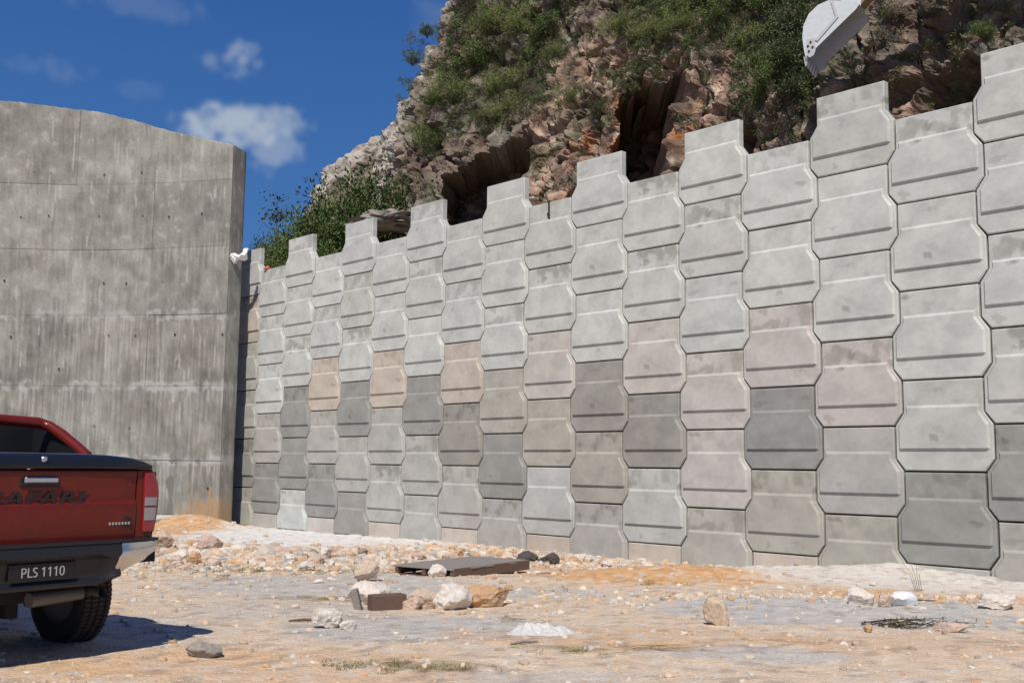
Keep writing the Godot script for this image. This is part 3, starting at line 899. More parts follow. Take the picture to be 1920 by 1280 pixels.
	for i in spots2.size():
		var b := Basis.from_euler(Vector3(rng.randf_range(-0.5, 0.7), rng.randf() * TAU, rng.randf_range(-0.4, 0.4))).scaled(Vector3.ONE * rng.randf_range(0.6, 1.5))
		mm.set_instance_transform(i, Transform3D(b, wall_point(spots2[i].x, spots2[i].y, cliff_depth(spots2[i].x, spots2[i].y))))
		var dry := rng.randf()
		var c := Color(0.105, 0.15, 0.05).lerp(Color(0.19, 0.17, 0.10), pow(dry, 4.0))
		mm.set_instance_color(i, c * rng.randf_range(0.7, 1.3))
	var mi := MultiMeshInstance3D.new()
	mi.multimesh = mm
	mi.material_override = M.leaf
	mi.name = numbered("creeping_plants")
	add_child(mi)
	tag(mi, "low green creepers and dry grass clinging to the cliff", "creepers", "", "stuff")
	# tufts on the site ground
	var tuft := grass_mesh(0.16, 0.06, 60, Color(0.24, 0.22, 0.10))
	var list := []
	for s in [[-0.97, -7.4, 0.9], [-0.8, -7.45, 0.7], [-0.55, -7.33, 0.8], [-0.42, -7.36, 0.6], [-3.9, -17.0, 1.4], [-3.1, -17.2, 1.3], [-2.3, -17.4, 1.2], [-1.9, -12.2, 1.0], [-1.6, -12.3, 0.8], [0.35, -8.15, 0.7], [0.6, -8.1, 0.5], [2.1, -14.9, 0.9], [3.9, -9.95, 0.8], [0.1, -10.2, 0.6], [-4.6, -16.6, 1.2]]:
		for q in 7: list.append([s[0] + rng.randfn() * 0.22, s[1] + rng.randfn() * 0.08, s[2] * rng.randf_range(0.35, 0.9)])
	var gm := MultiMesh.new()
	gm.transform_format = MultiMesh.TRANSFORM_3D
	gm.mesh = tuft
	gm.instance_count = list.size()
	for i in list.size():
		gm.set_instance_transform(i, Transform3D(Basis(Vector3.UP, rng.randf() * TAU).scaled(Vector3.ONE * list[i][2]), Vector3(list[i][0], ground_y(list[i][0], list[i][1]), list[i][1])))
	var go := MultiMeshInstance3D.new()
	go.multimesh = gm
	go.material_override = M.leaf
	go.name = numbered("grass")
	add_child(go)
	tag(go, "thin patches of low dry grass growing in the stony dirt", "grass", "", "stuff")

# ------------------------------------------------------------------ stones
func rock_mesh(seed_: int, cuts := 11, sub := 2, jag := 0.06, smooth := 34.0) -> ArrayMesh:
	var r := RandomNumberGenerator.new()
	r.seed = seed_
	var pl := []
	for i in cuts:
		pl.append([Vector3(r.randfn(), r.randfn(), r.randfn()).normalized(), r.randf_range(0.55, 0.95)])
	var n := FastNoiseLite.new()
	n.seed = seed_
	n.frequency = 1.1
	var faces := []
	var t := (1.0 + sqrt(5.0)) / 2.0
	var ico := [Vector3(-1, t, 0), Vector3(1, t, 0), Vector3(-1, -t, 0), Vector3(1, -t, 0), Vector3(0, -1, t), Vector3(0, 1, t), Vector3(0, -1, -t), Vector3(0, 1, -t), Vector3(t, 0, -1), Vector3(t, 0, 1), Vector3(-t, 0, -1), Vector3(-t, 0, 1)]
	for f in [[0, 11, 5], [0, 5, 1], [0, 1, 7], [0, 7, 10], [0, 10, 11], [1, 5, 9], [5, 11, 4], [11, 10, 2], [10, 7, 6], [7, 1, 8], [3, 9, 4], [3, 4, 2], [3, 2, 6], [3, 6, 8], [3, 8, 9], [4, 9, 5], [2, 4, 11], [6, 2, 10], [8, 6, 7], [9, 8, 1]]:
		faces.append([ico[f[0]].normalized(), ico[f[1]].normalized(), ico[f[2]].normalized()])
	for s in sub:
		var nf := []
		for f in faces:
			var a: Vector3 = (f[0] + f[1]).normalized()
			var b: Vector3 = (f[1] + f[2]).normalized()
			var c: Vector3 = (f[2] + f[0]).normalized()
			nf.append([f[0], a, c]); nf.append([f[1], b, a]); nf.append([f[2], c, b]); nf.append([a, b, c])
		faces = nf
	var g := Geo.new()
	for f in faces:
		var q := []
		for d in f:
			var rad := 1.0
			for p in pl:
				var k: float = d.dot(p[0])
				if k > 0.05: rad = min(rad, p[1] / k)
			rad *= 1.0 + jag * n.get_noise_3dv(d * 2.0) + jag * 0.45 * n.get_noise_3dv(d * 6.0 + Vector3(9, 2, 5))
			q.append(d * rad)
		g.tri(q[0], q[2], q[1])
	return g.commit(smooth)

func stone(called: String, mesh: Mesh, m: Material, x: float, z: float, size: Vector3, turn: Vector3, label: String, category: String, group := "", sink := 0.3) -> MeshInstance3D:
	var o := put(called, mesh, m)
	o.rotation = turn
	o.scale = size
	# rest it on the ground: lowest point below the origin
	var low := 0.0
	var bb := mesh.get_aabb()
	for k in 8:
		low = minf(low, (Basis.from_euler(turn).scaled_local(size) * (bb.position + bb.size * Vector3(k & 1, (k >> 1) & 1, (k >> 2) & 1)) * 0.75).y)
	o.position = Vector3(x, ground_y(x, z) - low * (1.0 - sink), z)
	tag(o, label, category, group)
	return o

func build_stones():
	var shapes := []
	for i in 8: shapes.append(rock_mesh(300 + i * 7, 9 + i % 4, 3, 0.16))
	var pebble := rock_mesh(77, 7, 1, 0.35, 0.0)
	# loose gravel and chips
	var mm := MultiMesh.new()
	mm.transform_format = MultiMesh.TRANSFORM_3D
	mm.use_colors = true
	mm.mesh = pebble
	var list := []
	var tries := 0
	while list.size() < 15000 and tries < 300000:
		tries += 1
		var x := rng.randf_range(-15.0, 11.0)
		var z := -6.2 - pow(rng.randf(), 1.3) * 27.0
		var p := Vector3(x, 0, z) - ORG
		var bank := p.dot(N)
		if bank < 0.1: continue
		var bu := p.dot(T)
		if bank < (5.3 if bu < -9.5 else 2.8) and (bu < -9.5 or bu > -3.2) and x > -8.0 and rng.randf() < 0.93: continue
		if absf(x) > 1.5 + 0.52 * -z: continue
		var r := rubble_mask(x, z)
		var patch := 0.25 + 0.75 * smoothstep(-0.2, 0.3, nb.get_noise_2d(x * 1.4 + 31.0, z * 1.4))
		if rng.randf() > clampf(0.2 * patch + r, 0, 1): continue
		var s := (0.006 + 0.024 * pow(rng.randf(), 4.0)) * (1.0 + 1.3 * r) * (1.0 + clampf((-z - 8.0) * 0.05, 0, 0.9))
		list.append([x, z, s])
	for i in 11000:
		var z := -6.3 - 5.7 * rng.randf()
		var x := rng.randf_range(-1, 1) * (1.0 + 0.5 * -z)
		if nb.get_noise_2d(x * 1.7, z * 1.7) + 0.35 > rng.randf(): list.append([x, z, rng.randf_range(0.003, 0.008)])
	mm.instance_count = list.size()
	var tones := [Color(0.64, 0.54, 0.43), Color(0.60, 0.46, 0.33), Color(0.48, 0.47, 0.45), Color(0.66, 0.60, 0.52), Color(0.58, 0.37, 0.21), Color(0.42, 0.34, 0.27)]
	for i in list.size():
		var q = list[i]
		var b := Basis.from_euler(Vector3(rng.randf() * TAU, rng.randf() * TAU, rng.randf() * TAU)).scaled(Vector3(q[2] * rng.randf_range(0.8, 1.6), q[2] * rng.randf_range(0.6, 1.1), q[2] * rng.randf_range(0.7, 1.3)))
		mm.set_instance_transform(i, Transform3D(b, Vector3(q[0], ground_y(q[0], q[1]) + q[2] * 0.15, q[1])))
		mm.set_instance_color(i, tones[rng.randi() % tones.size()] * rng.randf_range(0.8, 1.1))
	var mi := MultiMeshInstance3D.new()
	mi.multimesh = mm
	var pm := mat(Color.WHITE, 0.95)
	pm.vertex_color_use_as_albedo = true
	mi.material_override = pm
	mi.name = numbered("gravel")
	add_child(mi)
	tag(mi, "loose gravel and stone chips strewn over the site ground", "gravel", "", "stuff")
	# broken stones one can pick up, biggest in the band before the walls
	var hues := ["cream", "white", "pink", "orange", "grey", "cream", "pink", "white"]
	var words := {"cream": "cream broken rubble stone in the dirt before the panel wall", "white": "white broken rubble stone in the dirt before the panel wall", "pink": "pinkish broken rubble stone in the dirt before the panel wall", "orange": "orange clay covered rubble stone in the dirt before the wall", "grey": "grey broken rubble stone in the dirt before the panel wall"}
	var made := 0
	tries = 0
	while made < 170 and tries < 20000:
		tries += 1
		var x := rng.randf_range(-10.0, 8.0)
		var z := rng.randf_range(-29.0, -9.5)
		var wd := (Vector3(x, 0, z) - ORG).dot(N)
		var wu := (Vector3(x, 0, z) - ORG).dot(T)
		if wd < 0.5 or (wd < (5.3 if wu < -9.5 else 2.8) and (wu < -9.5 or wu > -3.2)): continue
		if x > 6.0 and z > -12.0: continue
		if x < -2.0 and z > -11.0: continue
		var r := rubble_mask(x, z)
		if rng.randf() > r * r + 0.02: continue
		var h: String = hues[rng.randi() % hues.size()]
		var s := (0.04 + 0.1 * pow(rng.randf(), 2.2)) * (0.8 + 0.4 * r)
		if z > -13.0: s *= 0.5
		stone("rubble_stone", shapes[rng.randi() % 8], M["rock_" + h], x, z, Vector3(s * rng.randf_range(0.9, 1.6), s * rng.randf_range(0.5, 0.9), s), Vector3(rng.randf_range(-0.3, 0.3), rng.randf() * TAU, rng.randf_range(-0.3, 0.3)), words[h], "stone", "broken stones before the panel wall")
		made += 1
	# the stones that stand out in the picture
	stone("boulder", shapes[1], M.rock_cream, -0.86, -11.1, Vector3(0.18, 0.12, 0.15), Vector3(0, 0.4, 0.1), "cream and orange boulder at the timber end of the boulder row", "boulder", "", 0.2)
	stone("boulder", shapes[2], M.rock_white, -0.58, -11.2, Vector3(0.26, 0.17, 0.18), Vector3(0.1, 1.2, 0), "tall white boulder in the middle of the boulder row", "boulder", "", 0.25)
	stone("boulder", shapes[4], M.rock_orange, -0.24, -11.5, Vector3(0.30, 0.14, 0.2), Vector3(0, 0.3, 0.15), "long orange boulder at the end of the boulder row away from the timber", "boulder", "", 0.25)
	stone("boulder", shapes[5], M.rock_pink, -0.97, -11.0, Vector3(0.12, 0.09, 0.1), Vector3(0, 2.0, 0), "small pink stone between the timber block and the boulder row", "stone", "", 0.2)
	stone("wedge_rock", shapes[3], M.rock_cream, 1.86, -9.85, Vector3(0.11, 0.19, 0.12), Vector3(0.0, 0.5, 0.35), "upright cream wedge-shaped rock beside the grey gravel patch", "rock", "", 0.3)
	stone("flat_rock", shapes[6], M.rock_white, -1.46, -11.55, Vector3(0.23, 0.15, 0.17), Vector3(0, 0.2, 0.1), "flat white rock lying behind the dark timber block", "rock", "", 0.15)
	stone("flat_rock", shapes[0], M.rock_white, -1.56, -9.4, Vector3(0.15, 0.1, 0.12), Vector3(0.2, 0.9, 0.2), "white angular rock beside the thin dark stick", "rock", "", 0.2)
	stone("flat_rock", shapes[7], M.rock_white, -1.36, -9.3, Vector3(0.08, 0.05, 0.08), Vector3(0, 0.1, 0), "small white stone touching the white angular rock", "stone", "", 0.2)
	stone("concrete_chunk", shapes[5], M.rock_grey, -2.12, -7.75, Vector3(0.14, 0.07, 0.1), Vector3(0, 0.3, 0), "broken grey concrete chunk beside the shadow of the truck", "concrete chunk", "", 0.25)
	stone("dark_stone", shapes[2], M.rock_dark, 0.33, -20.2, Vector3(0.22, 0.16, 0.16), Vector3(0, 0.5, 0), "dark grey stone by the pallet, taller of the pair", "stone", "", 0.2)
	stone("dark_stone", shapes[4], M.rock_dark, 0.72, -20.0, Vector3(0.2, 0.14, 0.18), Vector3(0, 2.5, 0), "dark grey stone by the pallet, blockier of the pair", "stone", "", 0.2)
	stone("white_stone", shapes[6], M.rock_white, 3.62, -11.3, Vector3(0.16, 0.12, 0.12), Vector3(0, 0.4, 0), "white and brown rock at the edge of the grey gravel patch", "rock", "", 0.2)
	stone("white_stone", shapes[1], M.rock_pink, 3.85, -11.25, Vector3(0.12, 0.09, 0.1), Vector3(0, 1.4, 0), "pinkish rock beside the white plastic lump", "rock", "", 0.2)
	stone("white_stone", shapes[3], M.rock_pink, 3.86, -9.6, Vector3(0.17, 0.055, 0.08), Vector3(0, -0.5, 0.1), "long pink rock lying beside the green twigs", "rock", "", 0.2)
	stone("white_stone", shapes[0], M.rock_white, 4.95, -11.2, Vector3(0.22, 0.1, 0.12), Vector3(0.1, 0.2, 0.15), "large white rock at the far end of the orange dirt", "rock", "", 0.2)
	stone("orange_stone", shapes[7], M.rock_orange, 3.1, -9.5, Vector3(0.05, 0.045, 0.05), Vector3(0, 0.8, 0), "single small orange stone on the grey gravel patch", "stone", "", 0.2)
	stone("white_stone", shapes[2], M.rock_white, -1.05, -16.0, Vector3(0.15, 0.12, 0.12), Vector3(0, 0.9, 0), "white rock leaning on the open side of the pallet", "rock", "", 0.2)
	stone("white_stone", shapes[6], M.rock_cream, -1.95, -15.0, Vector3(0.2, 0.14, 0.1), Vector3(0.2, 0.6, 0.5), "cream slab of rock standing near the pallet corner", "rock", "", 0.2)
	stone("pale_boulder", shapes[4], M.rock_pink, -5.9, -21.6, Vector3(0.27, 0.23, 0.22), Vector3(0, 0.4, 0), "blocky pale pink boulder in the rubble before the concrete wall", "boulder", "", 0.25)
	stone("pale_boulder", shapes[1], M.rock_pink, -6.9, -21.9, Vector3(0.3, 0.2, 0.25), Vector3(0.3, 1.4, 0), "angular pink boulder with dark underside in the rubble before the concrete wall", "boulder", "", 0.25)
	# heap of dumped cement
	var hv := PackedVector3Array()
	var hc := PackedColorArray()
	for j in 40:
		for i in 48:
			var x := lerpf(-0.36, 0.36, i / 47.0)
			var z := lerpf(-0.28, 0.28, j / 39.0)
			var e := exp(-pow(x / 0.2, 2) - pow(z / 0.15, 2)) * 0.75 + 0.5 * exp(-pow((x + 0.12) / 0.1, 2) - pow((z - 0.05) / 0.1, 2)) + 0.35 * exp(-pow((x - 0.16) / 0.12, 2) - pow((z + 0.03) / 0.08, 2))
			hv.append(Vector3(x, ground_y(0.25 + x, -9.05 + z) + 0.085 * e * (1.0 + 0.7 * nc.get_noise_2d(x * 9.0, z * 9.0)) - 0.012, z))
			hc.append(Color(0.78, 0.77, 0.75) * (0.95 + 0.2 * nc.get_noise_2d(x * 20.0, z * 20.0)))
	var heap := put("cement_heap", grid_mesh(48, 40, hv, hc), M.ground)
	heap.position = Vector3(0.25, 0, -9.05)
	tag(heap, "low heap of white cement dumped on the tan dirt", "heap")

# ------------------------------------------------------------------ site debris
func build_debris():
	# pallet: three stringers, deck boards above and below
	var px := -0.62
	var pz := -16.6
	var p := thing("wooden_pallet", "weathered dark wooden pallet lying flat before the panel wall", "pallet", Vector3(-0.72, ground_y(-0.72, -16.9) + 0.01, -17.1), 0.98)
	for i in 3:
		var g := Geo.new()
		g.box(Vector3(0, 0.075, -0.52 + i * 0.52), Vector3(2.0, 0.1, 0.06), Basis.IDENTITY, 0.006)
		put("stringer", g.commit(), M.wood_brown, p)
	for i in 10:
		var g := Geo.new()
		g.box(Vector3(-0.92 + i * 0.2045, 0.14 + rng.randf_range(-0.003, 0.004), rng.randf_range(-0.02, 0.02)), Vector3(0.19, 0.024, 1.16), Basis(Vector3.UP, rng.randf_range(-0.01, 0.01)), 0.004)
		put("deck_board", g.commit(), M.wood, p)
	for i in 3:
		var g := Geo.new()
		g.box(Vector3(-0.9 + i * 0.9, 0.012, 0), Vector3(0.14, 0.022, 1.1), Basis.IDENTITY, 0.004)
		put("bottom_board", g.commit(), M.wood_brown, p)
	var sb := Geo.new()
	sb.box(Vector3(0, 0.08, 0.57), Vector3(2.02, 0.15, 0.025), Basis.IDENTITY, 0.004)
	put("side_board", sb.commit(), M.wood_brown, p)
	# timber block with its loose end piece
	var t := Geo.new()
	t.box(Vector3(0, 0.08, 0), Vector3(0.36, 0.16, 0.16), Basis.IDENTITY, 0.008)
	var tb := put("timber_block", t.commit(), M.wood_brown)
	tb.position = Vector3(-1.22, ground_y(-1.22, -11.0) - 0.01, -11.0)
	tb.rotation.y = 0.5
	tag(tb, "short dark brown squared timber lying beside the boulder row", "timber")
	t = Geo.new()
	t.box(Vector3(0, 0.11, 0), Vector3(0.07, 0.22, 0.12), Basis(Vector3.BACK, 0.25), 0.008)
	var tp := put("timber_offcut", t.commit(), M.wood)
	tp.position = Vector3(-1.52, ground_y(-1.52, -10.95) - 0.02, -10.95)
	tag(tp, "grey wooden offcut tilted upright at the timber block's end", "timber")
	# sticks and straw
	for s in [[-1.78, -9.78, 0.34, 0.1, 0.014, "thin dark stick on the dirt beside the white angular rock"], [0.12, -8.35, 0.24, 0.5, 0.012, "short brown stick on bare dirt behind the grass tufts"], [4.2, -11.9, 0.9, -0.08, 0.014, "long pale stick along the orange dirt edge"], [0.55, -16.0, 0.35, 0.3, 0.012, "small dark stick lying off the pallet's end"]]:
		var g := Geo.new()
		g.tube([Vector3(-s[2] / 2, 0, 0), Vector3(-s[2] * 0.1, 0.012, 0.02), Vector3(s[2] / 2, 0, -0.01)], [s[4] * 0.6, s[4], s[4] * 0.5], 6)
		var o := put("stick", g.commit(50.0), M.wood if s[4] < 0.0139 else M.wood_brown)
		o.position = Vector3(s[0], ground_y(s[0], s[1]) + s[4] * 0.7, s[1])
		o.rotation.y = s[3]
		tag(o, s[5], "stick")
	var straw := Geo.new()
	for i in 40:
		var a := Vector3(rng.randf_range(-0.28, 0.22), 0.012 + rng.randf() * 0.02, rng.randf_range(-0.06, 0.06))
		var d := Vector3(rng.randf_range(0.08, 0.3), rng.randf_range(-0.004, 0.012), rng.randf_range(-0.05, 0.05))
		straw.tube([a, a + d], [0.003, 0.0015], 4)
	var so := put("straw", straw.commit(), mat(lin(0.42, 0.30, 0.18), 0.9))
	so.position = Vector3(1.05, ground_y(1.05, -8.15), -8.15)
	tag(so, "scattered bundle of dry straw stalks on tan dirt", "straw")
	var tw := thing("cut_branch", "cut leafy green branch lying on the grey gravel patch", "branch", Vector3(3.7, ground_y(3.7, -9.95) + 0.02, -9.95), -0.25)
	var tg := Geo.new()
	var lg := Geo.new()
	for i in 14:
		var a := Vector3(rng.randf_range(-0.5, 0.1), 0.0, rng.randf_range(-0.08, 0.12))
		var e := a + Vector3(rng.randf_range(0.2, 0.5), rng.randf_range(0.0, 0.09), rng.randf_range(-0.16, 0.12))
		tg.tube([a, a.lerp(e, 0.5) + Vector3(0, 0.02, 0), e], [0.006, 0.004, 0.002], 4)
		for q in 14: leaf_shape(lg, a.lerp(e, rng.randf()), rand_dir(), Vector3.UP, 0.05, 0.009, Color(0.15, 0.155, 0.075) * rng.randf_range(0.7, 1.4))
	put("twig", tg.commit(), M.bark, tw)
	tag(put("leaf_mass", lg.commit(), M.leaf, tw), "", "", "", "stuff")
	# weed stalks standing on the white bank
	var wd := thing("weed", "thin dry weed stalks standing on the white gravel bank", "weed", Vector3(5.3, ground_y(5.3, -14.3), -14.3))
	for i in 5:
		var g := Geo.new()
		g.tube([Vector3(i * 0.02, -0.03, 0), Vector3(i * 0.03 - 0.08, 0.22, 0.02), Vector3(i * 0.09 - 0.26, 0.42 - absf(i - 2) * 0.06, 0.02)], [0.004, 0.003, 0.0015], 5)
		put("stalk", g.commit(), mat(lin(0.14, 0.13, 0.08), 0.9), wd)
	# plastic lump
	var pl := put("plastic_lump", rock_mesh(900, 6, 2, 0.2), mat(lin(0.72, 0.76, 0.8), 0.4))
	pl.scale = Vector3(0.15, 0.09, 0.1)
	pl.position = Vector3(4.05, ground_y(4.05, -11.3) + 0.05, -11.3)
	tag(pl, "crumpled bluish white plastic lump among the rocks by the grey gravel", "plastic")
	# things caught on the walls
	var bag := thing("white_cloth", "crumpled white cloth bundle snagged on the end of the streaked wall", "cloth", Vector3(-8.36, 7.64, -32.66))
	var bm := mat(lin(0.78, 0.77, 0.8), 0.8)
	var cv := PackedVector3Array()
	for j in 26:
		for i in 34:
			var fx := i / 33.0
			var fy := j / 25.0
			var top := 0.06 + 0.16 * smoothstep(0.45, 0.9, fx) + 0.03 * sin(fx * 9.0)
			var bot := -0.10 - 0.16 * bump2(fx, 0, 0.25, 0, 0.16, 1.0) - 0.06 * bump2(fx, 0, 0.75, 0, 0.2, 1.0)
			var y := lerpf(top, bot, fy)
			var puff := sin(fy * PI) * (0.06 + 0.12 * fx)
			cv.append(Vector3(lerpf(-0.32, 0.22, fx) + 0.03 * nb.get_noise_2d(fx * 5.0, fy * 4.0), y, 0.06 + puff + 0.07 * nb.get_noise_2d(fx * 7.0 + 3.0, fy * 2.2) + 0.02 * nc.get_noise_2d(fx * 14.0, fy * 8.0)))
	put("fold", grid_mesh(34, 26, cv, PackedColorArray()), bm, bag)
	var cap := Geo.new()
	cap.lathe([Vector2(0.0, 0.13), Vector2(0.06, 0.125), Vector2(0.1, 0.09), Vector2(0.12, 0.03), Vector2(0.125, 0.0), Vector2(0.17, -0.01), Vector2(0.17, -0.022), Vector2(0.0, -0.022)], Vector3.ZERO, Vector3.UP, 20)
	var cp := put("orange_marker", cap.commit(40.0), mat(lin(0.45, 0.10, 0.03), 0.5))
	cp.scale = Vector3.ONE * 0.75
	cp.position = wall_point(-19.95, JOINT + 5.27, 0.05)
	tag(cp, "small rounded orange plastic marker resting on the stepped wall top near the streaked wall", "marker")
	var hs := Geo.new()
	hs.box(Vector3(0, -0.2, 0), Vector3(0.05, 0.42, 0.012), Basis(Vector3.BACK, 0.03), 0.003)
	hs.box(Vector3(-0.01, -0.3, 0.012), Vector3(0.07, 0.07, 0.02), Basis.IDENTITY, 0.006)
	hs.box(Vector3(0, 0.006, -0.08), Vector3(0.05, 0.012, 0.18), Basis.IDENTITY, 0.003)
	var ho := put("steel_strap", hs.commit(), mat(lin(0.035, 0.03, 0.028), 0.7, 0.3))
	ho.position = wall_point(-7.5, JOINT + 5.252, -0.016)
	ho.rotation.y = -WALL_TURN
	tag(ho, "dark steel strap hanging over the top edge of a panel", "strap")
	# ledge of rock with the dark hollow beneath it
	var lm := rock_mesh(512, 13, 3, 0.5)
	var lo := put("rock_ledge", lm, M.rock_grey)
	lo.position = wall_point(-20.9, 9.9, 5.6)
	lo.rotation = Vector3(0.05, -WALL_TURN, -0.04)
	lo.scale = Vector3(1.6, 0.42, 1.9)
	tag(lo, "flat grey rock ledge jutting over a dark hollow behind the wall", "rock")
	# red-brown soil tipped behind the wall
	var mv := PackedVector3Array()
	var mc := PackedColorArray()
	for j in 30:
		for i in 60:
			var u := lerpf(-2.3, 2.3, i / 59.0)
			var w := lerpf(1.5, -1.3, j / 29.0)
			var e := exp(-pow(u / 1.25, 4) - pow(w / 0.85, 2))
			mv.append(Vector3(u, -0.4 + 1.95 * e * (1.0 + 0.12 * nb.get_noise_2d(u * 3.0, w * 3.0)) + 0.06 * nc.get_noise_2d(u * 5.0, w * 5.0), -w))
			var k := 1.0 + 0.5 * nc.get_noise_2d(u * 6.0, w * 6.0)
			mc.append(Color(0.28 * k, 0.16 * k, 0.12 * k))
	var mo := put("soil_mound", grid_mesh(60, 30, mv, mc), M.cliff)
	mo.position = wall_point(-8.2, fill_y(-8.2, 2.2), 2.2)
	mo.rotation.y = -WALL_TURN
	tag(mo, "mound of red-brown soil showing above a low step of the panel wall", "soil mound")

# ------------------------------------------------------------------ excavator
func bar(g: Geo, a: Vector3, b: Vector3, h0: float, h1: float, wd: float):
	var d := (b - a).normalized()
	var s := Vector3(0, 0, 1)
	var n := d.cross(s).normalized()
	s = s * wd * 0.5
	g.hexa([a + n * h0 + s, b + n * h1 + s, b - n * h1 + s, a - n * h0 + s, a + n * h0 - s, b + n * h1 - s, b - n * h1 - s, a - n * h0 - s])

func build_excavator():
	# x along the wall towards its near end, y up, z out of the wall; origin at the bucket's hinge
	var root := thing("excavator", "excavator behind the panel wall with its pale curved digging bucket hanging from above", "excavator", wall_point(-2.95, 12.25, 5.9), -WALL_TURN)
	var pale := mat(lin(0.62, 0.67, 0.71), 0.55, 0.0)
	world_tex(pale, M.soft, null, 0.8)
	var worn := mat(lin(0.72, 0.72, 0.71), 0.45, 0.4)
	world_tex(worn, M.rough_tone, null, 1.5)
	var dark := mat(lin(0.05, 0.048, 0.04), 0.7, 0.2)
	var yellow := mat(lin(0.34, 0.25, 0.12), 0.6)
	world_tex(yellow, M.soft, null, 1.0)
	var bucket := Node3D.new()
	bucket.name = "bucket"
	root.add_child(bucket)
	var outline := [Vector2(0.06, 0.02), Vector2(-0.30, 0.10), Vector2(-0.55, 0.16), Vector2(-0.78, 0.10), Vector2(-0.98, -0.06), Vector2(-1.10, -0.30), Vector2(-1.13, -0.56), Vector2(-1.10, -0.86), Vector2(-1.06, -1.06), Vector2(-0.88, -1.02), Vector2(-0.84, -0.86), Vector2(0.02, -0.16), Vector2(0.10, -0.06)]
	for z in [0.48, -0.44]:
		var g := Geo.new()
		g.prism(outline, Vector3(0, 0, z), Vector3.RIGHT, Vector3.UP, Vector3.BACK, 0.04)
		put("side_plate", g.commit(), pale, bucket)
	# curved shell
	var sh := Geo.new()
	var back := [Vector2(0.06, 0.02), Vector2(-0.30, 0.10), Vector2(-0.55, 0.16), Vector2(-0.78, 0.10), Vector2(-0.98, -0.06), Vector2(-1.10, -0.30), Vector2(-1.13, -0.56), Vector2(-1.10, -0.86), Vector2(-1.06, -1.06)]
	var o1 := []
	for i in back.size():
		o1.append(back[i])
	var inner := []
	for i in range(back.size() - 1, -1, -1):
		var c := Vector2(-0.45, -0.45)
		inner.append(back[i] + (c - back[i]).normalized() * 0.035)
	sh.prism(o1 + inner, Vector3(0, 0, 0.44), Vector3.RIGHT, Vector3.UP, Vector3.BACK, 0.88)
	put("shell", sh.commit(35.0), pale, bucket)
	# rib welded to the near plate, side cutter with bolts, teeth
	var rib := Geo.new()
	rib.prism([Vector2(-0.50, 0.12), Vector2(-0.44, 0.12), Vector2(-0.34, -0.26), Vector2(-0.80, -0.72), Vector2(-0.85, -0.68), Vector2(-0.41, -0.24)], Vector3(0, 0, 0.505), Vector3.RIGHT, Vector3.UP, Vector3.BACK, 0.028)
	put("rib", rib.commit(), worn, bucket)
	var sc := Geo.new()
	sc.prism([Vector2(-1.02, -0.64), Vector2(-0.86, -0.64), Vector2(-0.84, -0.92), Vector2(-0.88, -1.02), Vector2(-0.96, -1.06), Vector2(-1.04, -1.0)], Vector3(0, 0, 0.515), Vector3.RIGHT, Vector3.UP, Vector3.BACK, 0.04)
	var cutter := put("side_cutter", sc.commit(), worn, bucket)
	for q in [[-0.94, -0.72], [-1.0, -0.8], [-0.9, -0.84], [-0.98, -0.92]]:
		var bg := Geo.new()
		bg.lathe([Vector2(0.026, -0.01), Vector2(0.026, 0.018), Vector2(0.0, 0.018)], Vector3(q[0], q[1], 0.515), Vector3.BACK, 6)
		put("bolt", bg.commit(), dark, bucket)
	for i in 5:
		var tg := Geo.new()
		var z := 0.4 - i * 0.2
		tg.hexa([Vector3(-1.12, -1.0, z + 0.05), Vector3(-1.0, -1.0, z + 0.05), Vector3(-1.06, -1.2, z + 0.025), Vector3(-1.09, -1.2, z + 0.025), Vector3(-1.12, -1.0, z - 0.05), Vector3(-1.0, -1.0, z - 0.05), Vector3(-1.06, -1.2, z - 0.025), Vector3(-1.09, -1.2, z - 0.025)])
		put("tooth", tg.commit(), worn, bucket)
	for z in [0.2, -0.2]:
		var lg := Geo.new()
		lg.prism([Vector2(0.06, 0.0), Vector2(-0.4, 0.1), Vector2(-0.3, 0.32), Vector2(-0.1, 0.3), Vector2(0.08, 0.14)], Vector3(0, 0, z), Vector3.RIGHT, Vector3.UP, Vector3.BACK, 0.04)
		put("lug", lg.commit(), pale, bucket)
	bucket.rotation = Vector3(0, 0.3, 0)
	bucket.scale = Vector3.ONE * 1.1
	# stick, boom and machine, to the right beyond the picture
	var st := Geo.new()
	bar(st, Vector3(0.0, 0.14, 0), Vector3(2.3, 2.2, 0), 0.13, 0.3, 0.28)
	put("stick", st.commit(), yellow, root)
	var bo := Geo.new()
	bar(bo, Vector3(2.2, 2.3, 0), Vector3(6.0, 2.6, 0), 0.22, 0.38, 0.34)
	bar(bo, Vector3(5.9, 2.55, 0), Vector3(9.4, -4.4, 0), 0.36, 0.25, 0.36)
	put("boom", bo.commit(), yellow, root)
	var cy := Geo.new()
	cy.tube([Vector3(2.9, 2.9, 0), Vector3(5.6, 3.1, 0)], [0.07, 0.09], 10)
	put("hydraulic_cylinder", cy.commit(40.0), dark, root)
	var ln := Geo.new()
	ln.tube([Vector3(-0.2, 0.24, 0), Vector3(0.5, 0.95, 0)], [0.05, 0.05], 8)
	put("bucket_link", ln.commit(40.0), worn, root)
	var hb := Geo.new()
	hb.box(Vector3(11.0, -4.3, 0), Vector3(3.6, 1.3, 2.4), Basis.IDENTITY, 0.12)
	put("house", hb.commit(), yellow, root)
	var cb := Geo.new()
	cb.box(Vector3(9.6, -3.2, 0.75), Vector3(1.3, 1.5, 0.9), Basis.IDENTITY, 0.12)
	put("cab", cb.commit(), M.glass, root)
